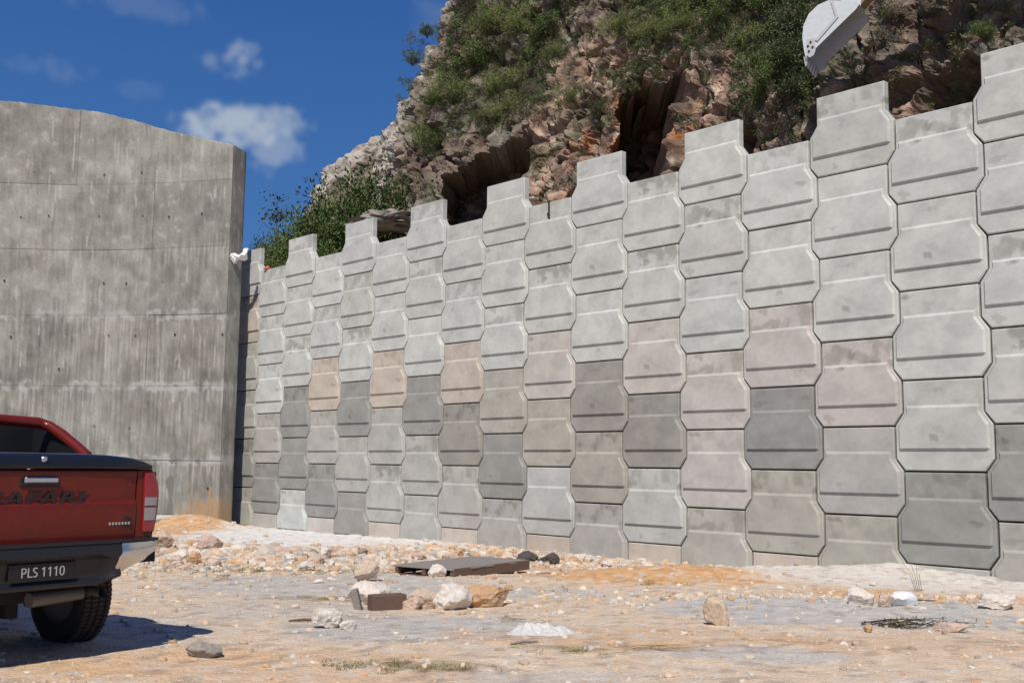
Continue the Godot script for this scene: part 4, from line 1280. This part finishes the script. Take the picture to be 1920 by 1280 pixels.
	for z in [1.0, -1.0]:
		var tr := Geo.new()
		var tp := []
		for i in 20:
			var a := TAU * i / 20.0
			tp.append(Vector2(10.8 + (1.4 if cos(a) > 0 else -1.4) + cos(a) * 0.45, -5.78 + sin(a) * 0.5))
		tr.prism(tp, Vector3(0, 0, z + 0.25), Vector3.RIGHT, Vector3.UP, Vector3.BACK, 0.5)
		put("track", tr.commit(), dark, root)
	var tt := Geo.new()
	tt.lathe([Vector2(0.0, 0.5), Vector2(0.6, 0.5), Vector2(0.6, 0.0), Vector2(0.0, 0.0)], Vector3(10.8, -5.4, 0), Vector3.UP, 20)
	tt.box(Vector3(10.8, -5.55, 0), Vector3(1.4, 0.7, 1.6))
	put("turntable", tt.commit(), dark, root)

# ------------------------------------------------------------------ truck
func side_x(y: float) -> float:
	return table([0.5, 0.72, 0.86, 1.0, 1.14, 1.22, 1.3, 1.34], [0.86, 0.885, 0.90, 0.925, 0.93, 0.915, 0.875, 0.86], y)

func lettering(text: String, size: float, depth: float, m: Material, called: String, parent: Node, xf: Transform3D, weight := 700) -> MeshInstance3D:
	var tm := TextMesh.new()
	var f := SystemFont.new()
	f.font_names = PackedStringArray(["Droid Sans"])
	f.font_weight = weight
	tm.font = f
	tm.text = text
	tm.font_size = 32
	tm.pixel_size = size / 32.0
	tm.depth = depth
	var o := put(called, tm, m, parent)
	o.transform = xf
	return o

func build_truck():
	# x to the truck's right, y up, z towards its tail; origin on the ground under the tailgate
	var root := thing("pickup_truck", "dark red pickup truck with black bed cover parked with its tail to the open ground", "pickup truck", Vector3(-3.14, -0.02, -7.24), deg_to_rad(52.5))
	var axle := -0.86
	var front := -4.0
	for s in [1.0, -1.0]:
		# side skin with the two wheel arches
		var cols := 110
		var rows := 12
		var rings := []
		for i in cols:
			var z := lerpf(-0.02, -5.0, i / float(cols - 1))
			var lo := 0.52 if z < -0.36 else 0.72
			for a in [axle, front]:
				var d: float = absf(z - a)
				if d < 0.50: lo = maxf(lo, 0.36 + sqrt(0.25 - d * d))
			var hi := 1.31
			if z < -1.62: hi = 1.2
			if z < -3.3: hi = lerpf(1.2, 1.02, smoothstep(-3.3, -5.0, z))
			var taper := 1.0 - 0.14 * smoothstep(-4.3, -5.0, z)
			var ring := []
			for k in rows:
				var y := lerpf(lo, hi, k / float(rows - 1))
				ring.append(Vector3(s * side_x(y) * taper, y, z))
			rings.append(ring)
		var g := Geo.new()
		g.skin(rings, false, s < 0)
		var inn := []
		for r in rings:
			var q := []
			for p in r: q.append(p - Vector3(s * 0.06, 0, 0))
			inn.append(q)
		g.skin(inn, false, s > 0)
		var cap := []
		for i in rings.size(): cap.append([rings[i][-1], inn[i][-1]])
		g.skin(cap, false, s < 0)
		put("side_panel", g.commit(35.0), M.paint, root)
		# rear corner post beside the tailgate, behind the lamp
		var cg := Geo.new()
		var pr := []
		for y in [0.79, 0.86, 0.93, 1.0, 1.07, 1.14, 1.2, 1.25, 1.3]:
			pr.append([Vector3(s * 0.745, y, -0.04), Vector3(s * 0.745, y, 0.0), Vector3(s * (side_x(y) - 0.05), y, 0.0), Vector3(s * (side_x(y) - 0.012), y, -0.012), Vector3(s * side_x(y), y, -0.05)])
		cg.skin(pr, false, s > 0)
		put("corner_post", cg.commit(35.0), M.paint, root)
		# lamp
		var lamp := Node3D.new()
		lamp.name = "tail_lamp"
		root.add_child(lamp, true)
		var bands := [[0.865, 1.285, M.lens_red, "red_lens", 0.0], [0.945, 1.035, M.lens_clear, "clear_lens", 0.004], [1.05, 1.108, M.lens_clear, "clear_lens", 0.004]]
		for b in bands:
			var lg := Geo.new()
			var lr := []
			for i in 7:
				var y := lerpf(b[0], b[1], i / 6.0)
				var out := side_x(y) + 0.008
				var inner_x := 0.795
				if b[4] > 0.0:
					lr.append([Vector3(s * (inner_x + 0.006), y, 0.0), Vector3(s * (inner_x + 0.006), y, 0.021), Vector3(s * (out - 0.055), y, 0.022), Vector3(s * (out - 0.035), y, 0.016), Vector3(s * (out - 0.034), y, 0.0), Vector3(s * (out - 0.036), y, 0.0), Vector3(s * (out - 0.038), y, 0.0)])
					continue
				lr.append([Vector3(s * inner_x, y, -0.01), Vector3(s * inner_x, y, 0.014), Vector3(s * (out - 0.05), y, 0.016), Vector3(s * (out - 0.012), y, 0.0), Vector3(s * out, y, -0.05), Vector3(s * out, y, -0.16), Vector3(s * (out - 0.02), y, -0.16)])
			lg.skin(lr, false, s > 0)
			for e in [0, 6]:
				for i in 5: lg.tri(lr[e][0], lr[e][i + 1], lr[e][i + 2])
			put(b[3], lg.commit(30.0), b[2], lamp)
		var hg := Geo.new()
		hg.box(Vector3(s * 0.845, 1.075, -0.03), Vector3(0.1, 0.43, 0.06))
		put("lamp_housing", hg.commit(), M.plastic, lamp)
	# tailgate
	var tg := Geo.new()
	var rows2 := []
	for q in [[0.80, -0.02], [0.80, 0.006], [0.83, 0.014], [0.93, 0.022], [1.03, 0.026], [1.07, 0.022], [1.085, 0.008], [1.12, 0.004], [1.22, 0.008], [1.27, 0.018], [1.295, 0.016], [1.305, 0.0], [1.305, -0.04]]:
		var row := []
		for i in 25:
			var x := lerpf(-0.738, 0.738, i / 24.0)
			var edge := smoothstep(0.62, 0.738, absf(x))
			row.append(Vector3(x, q[0], q[1] - 0.012 * edge - 0.01 * x * x))
		rows2.append(row)
	tg.skin(rows2, false, true)
	var gate := put("tailgate", tg.commit(25.0), M.paint, root)
	var hd := Geo.new()
	hd.box(Vector3(0, 1.235, 0.03), Vector3(0.24, 0.05, 0.03), Basis.IDENTITY, 0.012)
	put("handle", hd.commit(), M.chrome, gate)
	var hr := Geo.new()
	hr.box(Vector3(0, 1.232, 0.006), Vector3(0.28, 0.085, 0.02), Basis.IDENTITY, 0.006)
	put("handle_recess", hr.commit(), M.plastic, gate)
	var shear := Basis(Vector3(1.75, 0, 0), Vector3(0.38, 1, 0), Vector3(0, 0, 1))
	lettering("SAFARI", 0.115, 0.004, M.decal, "lettering", gate, Transform3D(shear, Vector3(0.0, 1.115, 0.014)))
	var bd := Geo.new()
	bd.box(Vector3(0.60, 0.93, 0.012), Vector3(0.2, 0.034, 0.012), Basis.IDENTITY, 0.003)
	bd.box(Vector3(0.655, 0.966, 0.012), Vector3(0.075, 0.014, 0.012), Basis.IDENTITY, 0.002)
	var badge := put("badge", bd.commit(), mat(lin(0.03, 0.03, 0.032), 0.3, 0.5), gate)
	for i in 7:
		var mg := Geo.new()
		mg.box(Vector3(0.525 + i * 0.025, 0.93, 0.0195), Vector3(0.015, 0.018, 0.003))
		put("badge_mark", mg.commit(), M.chrome, gate)
	# bed cover
	var lid := Geo.new()
	var lr2 := []
	for q in [[-0.02, 0.0], [0.03, 0.0], [0.045, 0.02], [0.04, 0.08], [0.01, 0.098], [-0.1, 0.105], [-0.8, 0.112], [-1.5, 0.112], [-1.52, 0.0]]:
		var row := []
		for i in 25:
			var x := lerpf(-0.865, 0.865, i / 24.0)
			var t := absf(x) / 0.865
			var drop := 0.055 * pow(t, 6) * clampf(q[1] / 0.1, 0, 1) + 0.014 * t * t * clampf(q[1] / 0.1, 0, 1)
			row.append(Vector3(x, 1.312 + q[1] - drop, q[0] - 0.05 * pow(t, 8)))
		lr2.append(row)
	lid.skin(lr2, false, true)
	for e in [0, 24]:
		for i in range(1, 8): lid.tri(lr2[0][e], lr2[i][e], lr2[i + 1][e])
	var lidn := put("bed_cover", lid.commit(35.0), M.lid, root)
	var lk := Geo.new()
	lk.lathe([Vector2(0.0, 0.012), Vector2(0.016, 0.012), Vector2(0.022, 0.006), Vector2(0.022, 0.0)], Vector3(0.0, 1.375, 0.043), Vector3.BACK, 14)
	put("lock", lk.commit(40.0), M.chrome, lidn)
	# sports bar
	var hb := Geo.new()
	var path := [Vector3(0.86, 1.40, -0.86), Vector3(0.84, 1.47, -0.98), Vector3(0.80, 1.57, -1.15), Vector3(0.765, 1.635, -1.27), Vector3(0.70, 1.66, -1.32), Vector3(0.4, 1.675, -1.34), Vector3(0, 1.68, -1.345), Vector3(-0.4, 1.675, -1.34), Vector3(-0.70, 1.66, -1.32), Vector3(-0.765, 1.635, -1.27), Vector3(-0.80, 1.57, -1.15), Vector3(-0.84, 1.47, -0.98), Vector3(-0.86, 1.40, -0.86)]
	hb.tube(path, [0.04, 0.042, 0.044, 0.04, 0.045, 0.042, 0.042, 0.042, 0.045, 0.04, 0.044, 0.042, 0.04], 12)
	put("sports_bar", hb.commit(50.0), M.paint, root)
	for s in [1.0, -1.0]:
		var fg := Geo.new()
		fg.prism([Vector2(0.86, 1.40), Vector2(0.98, 1.46), Vector2(1.27, 1.62), Vector2(1.63, 1.66), Vector2(1.63, 1.40)], Vector3(s * 0.83, 0, 0), Vector3(0, 0, -1), Vector3.UP, Vector3(s, 0, 0), 0.03)
		put("bar_fin", fg.commit(), M.plastic, root)
	var bp := Geo.new()
	bp.box(Vector3(0, 1.53, -1.6), Vector3(1.62, 0.27, 0.03), Basis.IDENTITY, 0.01)
	put("bar_panel", bp.commit(), M.plastic, root)
	# cab
	var cab := Geo.new()
	var cr := []
	for q in [[-1.64, 1.2, 0.80], [-1.68, 1.5, 0.73], [-1.78, 1.74, 0.66], [-1.9, 1.80, 0.62], [-2.5, 1.83, 0.63], [-3.0, 1.79, 0.62], [-3.2, 1.72, 0.64], [-3.55, 1.42, 0.72], [-3.85, 1.18, 0.80]]:
		var row := [Vector3(0.84, 1.18, q[0]), Vector3(q[2] + 0.05, lerpf(1.18, q[1], 0.6), q[0]), Vector3(q[2], q[1] - 0.03, q[0]), Vector3(q[2] * 0.7, q[1], q[0]), Vector3(0, q[1] + 0.02, q[0])]
		var full := row.duplicate()
		for i in range(3, -1, -1): full.append(Vector3(-row[i].x, row[i].y, row[i].z))
		cr.append(full)
	cab.skin(cr, false, true)
	for i in range(1, 8): cab.tri(cr[0][0], cr[0][i], cr[0][i + 1])
	put("cab", cab.commit(30.0), M.paint, root)
	var rw := Geo.new()
	rw.hexa([Vector3(-0.66, 1.68, -1.70), Vector3(0.66, 1.68, -1.70), Vector3(0.74, 1.25, -1.615), Vector3(-0.74, 1.25, -1.615), Vector3(-0.66, 1.68, -1.74), Vector3(0.66, 1.68, -1.74), Vector3(0.74, 1.25, -1.67), Vector3(-0.74, 1.25, -1.67)])
	put("rear_window", rw.commit(), M.glass, root)
	var ws := Geo.new()
	ws.hexa([Vector3(0.60, 1.72, -3.24), Vector3(-0.60, 1.72, -3.24), Vector3(-0.70, 1.27, -3.78), Vector3(0.70, 1.27, -3.78), Vector3(0.60, 1.70, -3.2), Vector3(-0.60, 1.70, -3.2), Vector3(-0.70, 1.25, -3.74), Vector3(0.70, 1.25, -3.74)])
	put("windscreen", ws.commit(), M.glass, root)
	for s in [1.0, -1.0]:
		for w in [[-1.8, -2.45], [-2.52, -3.3]]:
			var wg := Geo.new()
			var zt: float = w[1] + (0.1 if w[1] < -3.0 else 0.0)
			wg.prism([Vector2(w[0], 1.24), Vector2(w[0] - 0.06, 1.68), Vector2(zt, 1.70), Vector2(w[1] - 0.12 * float(w[1] < -3.0), 1.24)], Vector3(s * 0.80, 0.0, 0), Vector3(0, -0.0, 1), Vector3(-s * 0.22, 1, 0).normalized() * 1.0, Vector3(s, 0.22, 0).normalized(), 0.02)
			var wn := put("side_window", wg.commit(), M.glass, root)
			wn.position = Vector3(s * 0.345, 0.03, 0)
		var mg := Geo.new()
		mg.box(Vector3(s * 1.0, 1.28, -3.25), Vector3(0.2, 0.15, 0.08), Basis.IDENTITY, 0.03)
		put("mirror", mg.commit(), M.paint, root)
		var hl := Geo.new()
		hl.box(Vector3(s * 0.68, 0.92, -4.99), Vector3(0.3, 0.16, 0.1), Basis.IDENTITY, 0.03)
		put("headlamp", hl.commit(), M.lens_clear, root)
	var hood := Geo.new()
	var hr2 := []
	for q in [[-3.7, 1.2], [-4.2, 1.17], [-4.7, 1.11], [-5.0, 1.02], [-5.06, 0.9], [-5.06, 0.62]]:
		var row := []
		for i in 15:
			var x := lerpf(-0.86, 0.86, i / 14.0) * (1.0 - 0.12 * smoothstep(-4.3, -5.0, q[0]))
			row.append(Vector3(x, q[1] + 0.03 * (1.0 - pow(absf(x) / 0.86, 2)), q[0]))
		hr2.append(row)
	hood.skin(hr2, false, true)
	put("hood", hood.commit(30.0), M.paint, root)
	var fb := Geo.new()
	fb.box(Vector3(0, 0.58, -5.05), Vector3(1.7, 0.28, 0.2), Basis.IDENTITY, 0.06)
	put("front_bumper", fb.commit(), M.plastic, root)
	# bed floor, chassis and running gear
	var fl := Geo.new()
	fl.box(Vector3(0, 0.78, -0.84), Vector3(1.66, 0.05, 1.56))
	fl.box(Vector3(0, 1.0, -1.6), Vector3(1.66, 0.5, 0.04))
	put("bed_floor", fl.commit(), M.black, root)
	for s in [0.42, -0.42]:
		var cg := Geo.new()
		cg.box(Vector3(s, 0.62, -2.5), Vector3(0.09, 0.16, 4.9))
		put("chassis_rail", cg.commit(), M.black, root)
		var sp := Geo.new()
		sp.box(Vector3(s * 1.2, 0.42, axle), Vector3(0.07, 0.05, 1.2), Basis.IDENTITY, 0.01)
		sp.box(Vector3(s * 1.2, 0.34, axle), Vector3(0.12, 0.1, 0.14), Basis.IDENTITY, 0.01)
		put("leaf_spring", sp.commit(), M.black, root)
	var fo := Geo.new()
	fo.box(Vector3(0, 0.66, -2.7), Vector3(1.6, 0.1, 2.2))
	put("cab_floor", fo.commit(), M.black, root)
	var ax := Geo.new()
	ax.tube([Vector3(-0.72, 0.385, axle), Vector3(0.72, 0.385, axle)], [0.05, 0.05], 12)
	ax.lathe([Vector2(0.0, -0.17), Vector2(0.1, -0.14), Vector2(0.16, -0.04), Vector2(0.16, 0.04), Vector2(0.1, 0.14), Vector2(0.0, 0.17)], Vector3(0.0, 0.385, axle), Vector3.BACK, 18)
	put("rear_axle", ax.commit(40.0), M.black, root)
	var spare := Geo.new()
	spare.lathe([Vector2(0.0, -0.06), Vector2(0.2, -0.08), Vector2(0.3, -0.11), Vector2(0.36, -0.09), Vector2(0.37, 0.0), Vector2(0.36, 0.09), Vector2(0.3, 0.11), Vector2(0.0, 0.1)], Vector3(-0.05, 0.62, -0.36), Vector3.UP, 28)
	put("spare_tyre", spare.commit(40.0), M.rubber, root)
	var ex := Geo.new()
	ex.tube([Vector3(0.5, 0.46, 0.02), Vector3(0.5, 0.47, -0.25), Vector3(0.46, 0.5, -0.5), Vector3(0.3, 0.5, -1.2)], [0.033, 0.033, 0.035, 0.035], 12, false)
	ex.tube([Vector3(0.02, 0.44, -0.08), Vector3(0.42, 0.455, -0.12)], [0.05, 0.045], 12)
	put("exhaust", ex.commit(40.0), M.steel, root)
	var tw := Geo.new()
	tw.box(Vector3(-0.2, 0.36, -0.3), Vector3(0.16, 0.1, 0.1), Basis.IDENTITY, 0.01)
	tw.box(Vector3(0.1, 0.36, -0.5), Vector3(0.1, 0.16, 0.12), Basis.IDENTITY, 0.01)
	tw.box(Vector3(-0.1, 0.46, -0.4), Vector3(0.9, 0.12, 0.3), Basis.IDENTITY, 0.02)
	put("tow_frame", tw.commit(), M.black, root)
	# rear bumper: black step with the number plate, bright corners
	var bm := Geo.new()
	var brow := []
	for q in [[0.80, -0.06], [0.805, 0.10], [0.79, 0.135], [0.735, 0.14], [0.70, 0.10], [0.58, 0.085], [0.545, 0.11], [0.525, 0.10], [0.52, -0.04]]:
		var row := []
		for x in [-0.56, -0.5, -0.4, 0.0, 0.4, 0.5, 0.56]:
			var out: float = q[1]
			if absf(x) > 0.45 and q[0] < 0.73: out += 0.03
			row.append(Vector3(x, q[0] + (0.0 if q[0] > 0.6 else 0.05 * smoothstep(0.4, 0.56, absf(x))), out))
		brow.append(row)
	bm.skin(brow, false, false)
	for e in [0, 6]:
		for i in range(1, 8): bm.tri(brow[0][e], brow[i][e], brow[i + 1][e])
	var bump := put("rear_bumper", bm.commit(25.0), M.plastic, root)
	var top := Geo.new()
	top.prism([Vector2(-0.93, -0.3), Vector2(-0.90, 0.06), Vector2(-0.6, 0.12), Vector2(0.6, 0.12), Vector2(0.90, 0.06), Vector2(0.93, -0.3)], Vector3(0, 0.822, 0), Vector3.RIGHT, Vector3.BACK, Vector3.UP, 0.02)
	put("bumper_step", top.commit(), M.plastic, bump)
	for s in [1.0, -1.0]:
		var cn := Geo.new()
		var rr := []
		for q in [[0.50, 0.125, 0.58, 0.795], [0.56, 0.135, 0.595, 0.80], [0.66, 0.128, 0.635, 0.80], [0.78, 0.10, 0.67, 0.80], [0.88, 0.05, 0.695, 0.80], [0.925, -0.02, 0.705, 0.80], [0.94, -0.14, 0.715, 0.80], [0.94, -0.32, 0.72, 0.80]]:
			var ring := []
			for k in 7:
				var t := k / 6.0
				var y := lerpf(q[2], q[3], t)
				var bulge := 0.02 * sin(t * PI)
				ring.append(Vector3(s * (q[0] + bulge * 0.5 + (0.06 * t if q[0] < 0.55 else 0.0)), y, q[1] + bulge - 0.03 * (1.0 - t)))
			rr.append(ring)
		cn.skin(rr, false, s < 0)
		put("bumper_corner", cn.commit(35.0), M.chrome, bump)
		var bk := Geo.new()
		bk.box(Vector3(s * 0.74, 0.72, -0.06), Vector3(0.3, 0.14, 0.2))
		put("bumper_bracket", bk.commit(), M.black, bump)
	var pg := Geo.new()
	pg.box(Vector3(0.0, 0.64, 0.108), Vector3(0.46, 0.115, 0.008), Basis.IDENTITY, 0.003)
	var plate := put("number_plate", pg.commit(), mat(lin(0.006, 0.006, 0.007), 0.5), bump)
	lettering("PLS 1110", 0.082, 0.003, M.plate_white, "plate_number", plate, Transform3D(Basis(Vector3(0.92, 0, 0), Vector3(0, 1.0, 0), Vector3(0, 0, 1)), Vector3(0.0, 0.64, 0.1145)), 400)
	# wheels
	for a in [axle, front]:
		for s in [1.0, -1.0]:
			var w := Node3D.new()
			w.name = "wheel"
			root.add_child(w, true)
			w.position = Vector3(s * 0.775, 0.385, a)
			var ty := Geo.new()
			ty.lathe([Vector2(0.235, -0.10), Vector2(0.27, -0.125), Vector2(0.33, -0.134), Vector2(0.368, -0.122), Vector2(0.386, -0.10), Vector2(0.39, 0.0), Vector2(0.386, 0.10), Vector2(0.368, 0.122), Vector2(0.33, 0.134), Vector2(0.27, 0.125), Vector2(0.235, 0.10)], Vector3.ZERO, Vector3.RIGHT, 56)
			put("tyre", ty.commit(50.0), M.rubber, w)
			var tr := Geo.new()
			for k in 72:
				var t := TAU * k / 72.0
				var d := Vector3(0, cos(t), sin(t))
				var e := Vector3(0, -sin(t), cos(t))
				for q in 4:
					var x := -0.084 + q * 0.056
					var b := Basis(Vector3.RIGHT, d, e)
					tr.box(d * 0.392 + Vector3(x, 0, 0) + e * (0.006 * (q % 2)), Vector3(0.04, 0.018, 0.022), b.rotated(d, 0.3 * (1 if q < 2 else -1)))
			put("tread", tr.commit(), M.rubber_dusty, w)
			var ri := Geo.new()
			ri.lathe([Vector2(0.0, 0.05 * s), Vector2(0.1, 0.06 * s), Vector2(0.2, 0.04 * s), Vector2(0.235, 0.09 * s), Vector2(0.24, 0.1 * s), Vector2(0.235, -0.1 * s), Vector2(0.2, -0.06 * s), Vector2(0.0, -0.02 * s)], Vector3.ZERO, Vector3.RIGHT, 32)
			put("rim", ri.commit(40.0), M.steel, w)

# ------------------------------------------------------------------ sky
func sky_image() -> Image:
	var W := 2048
	var Hh := 1024
	var n := FastNoiseLite.new()
	n.seed = 5
	n.frequency = 2.2
	n.fractal_octaves = 5
	var n2 := FastNoiseLite.new()
	n2.seed = 9
	n2.frequency = 7.0
	n2.fractal_octaves = 4
	# the clouds of the picture: azimuth, elevation, half widths, weight
	var known := [[-0.2611, 0.2985, 0.044, 0.018, 1.0], [-0.228, 0.306, 0.034, 0.013, 0.8], [-0.228, 0.281, 0.022, 0.017, 0.55], [-0.2586, 0.352, 0.016, 0.016, 0.75], [-0.275, 0.352, 0.018, 0.009, 0.4], [-0.345, 0.392, 0.05, 0.012, 0.14], [-0.415, 0.328, 0.04, 0.009, 0.12], [-0.35, 0.322, 0.025, 0.008, 0.08], [-0.30, 0.296, 0.02, 0.008, 0.1]]
	var data := PackedFloat32Array()
	data.resize(W * Hh * 3)
	for j in Hh:
		var el := PI * (0.5 - (j + 0.5) / Hh)
		var y := sin(el)
		var t := pow(clampf(1.0 - y, 0, 1), 2.6)
		var base := Color(0.010, 0.055, 0.245).lerp(Color(0.095, 0.255, 0.54), t)
		if y < 0: base = Color(0.3, 0.26, 0.22)
		for i in W:
			var c := base
			if y > -0.02 and y < 0.985:
				var az := wrapf(TAU * (i + 0.5) / W, -PI, PI)
				var d := Vector3(sin(az) * cos(el), y, -cos(az) * cos(el))
				var q := d / (maxf(y, 0) + 0.25)
				var m := 0.0
				var near := az > -0.5 and az < -0.1 and el > 0.2 and el < 0.45
				if near:
					var b := n2.get_noise_3dv(d * 3.2)
					var b2 := n2.get_noise_3dv(d * 9.0)
					for k in known:
						var dx: float = (az - k[0]) / k[2]
						var dy: float = (el - k[1]) / k[3]
						var r := dx * dx + dy * dy
						if r < 4.0:
							m = maxf(m, k[4] * (1.0 - smoothstep(0.0, 1.9, r + 0.25 + b * 1.6 + b2 * 1.2)))
				else:
					var a := n.get_noise_3d(q.x * 0.55, 3.0, q.z * 0.55) + 0.25 * n2.get_noise_3d(q.x * 0.5, 8.0, q.z * 0.5)
					m = smoothstep(0.26, 0.6, a) * 0.85
				if m > 0.0: c = base.lerp(Color(0.45, 0.51, 0.57), m * 0.74)
			var o := (j * W + i) * 3
			data[o] = c.r; data[o + 1] = c.g; data[o + 2] = c.b
	return Image.create_from_data(W, Hh, false, Image.FORMAT_RGBF, data.to_byte_array())

func _ready():
	rng.seed = 20240611
	na.seed = 1; na.frequency = 1.0; na.fractal_octaves = 4
	nb.seed = 2; nb.frequency = 1.0; nb.fractal_octaves = 3
	nc.seed = 3; nc.frequency = 1.0; nc.fractal_octaves = 4
	ncell.seed = 4; ncell.noise_type = FastNoiseLite.TYPE_CELLULAR; ncell.frequency = 1.0; ncell.cellular_return_type = FastNoiseLite.RETURN_CELL_VALUE; ncell.fractal_type = FastNoiseLite.FRACTAL_NONE
	nedge.seed = 6; nedge.noise_type = FastNoiseLite.TYPE_CELLULAR; nedge.frequency = 1.0; nedge.cellular_return_type = FastNoiseLite.RETURN_DISTANCE2_SUB; nedge.fractal_type = FastNoiseLite.FRACTAL_NONE
	# camera
	var cam := Camera3D.new()
	cam.name = "camera"
	cam.fov = rad_to_deg(2.0 * atan(640.0 / 2020.635))
	cam.near = 0.1
	cam.far = 1500.0
	add_child(cam)
	cam.transform = Transform3D(Basis(Vector3.RIGHT, 0.1141) * Basis(Vector3.BACK, 0.0113), Vector3(0, EYE, 0))
	cam.current = true
	# sky
	var sm := PanoramaSkyMaterial.new()
	sm.panorama = ImageTexture.create_from_image(sky_image())
	var sky := Sky.new()
	sky.sky_material = sm
	var env := Environment.new()
	env.background_mode = Environment.BG_SKY
	env.sky = sky
	env.tonemap_mode = Environment.TONE_MAPPER_LINEAR
	env.tonemap_exposure = 1.08
	env.sdfgi_enabled = true
	env.ssao_enabled = true
	env.ssil_enabled = true
	var we := WorldEnvironment.new()
	we.name = "environment"
	we.environment = env
	add_child(we)
	# sun: behind the camera and a little to its left
	var sun := DirectionalLight3D.new()
	sun.name = "sun"
	sun.light_energy = 1.25
	sun.light_color = Color(1.0, 0.965, 0.91)
	sun.light_angular_distance = 0.5
	sun.shadow_enabled = true
	add_child(sun)
	sun.look_at_from_position(Vector3.ZERO, -Vector3(-0.2, 1.42, 1.2), Vector3.UP)

	make_materials()
	build_ground()
	build_poured_wall()
	build_panel_wall()
	build_cliff()
	build_plants()
	build_excavator()
	build_truck()
	build_stones()
	build_debris()
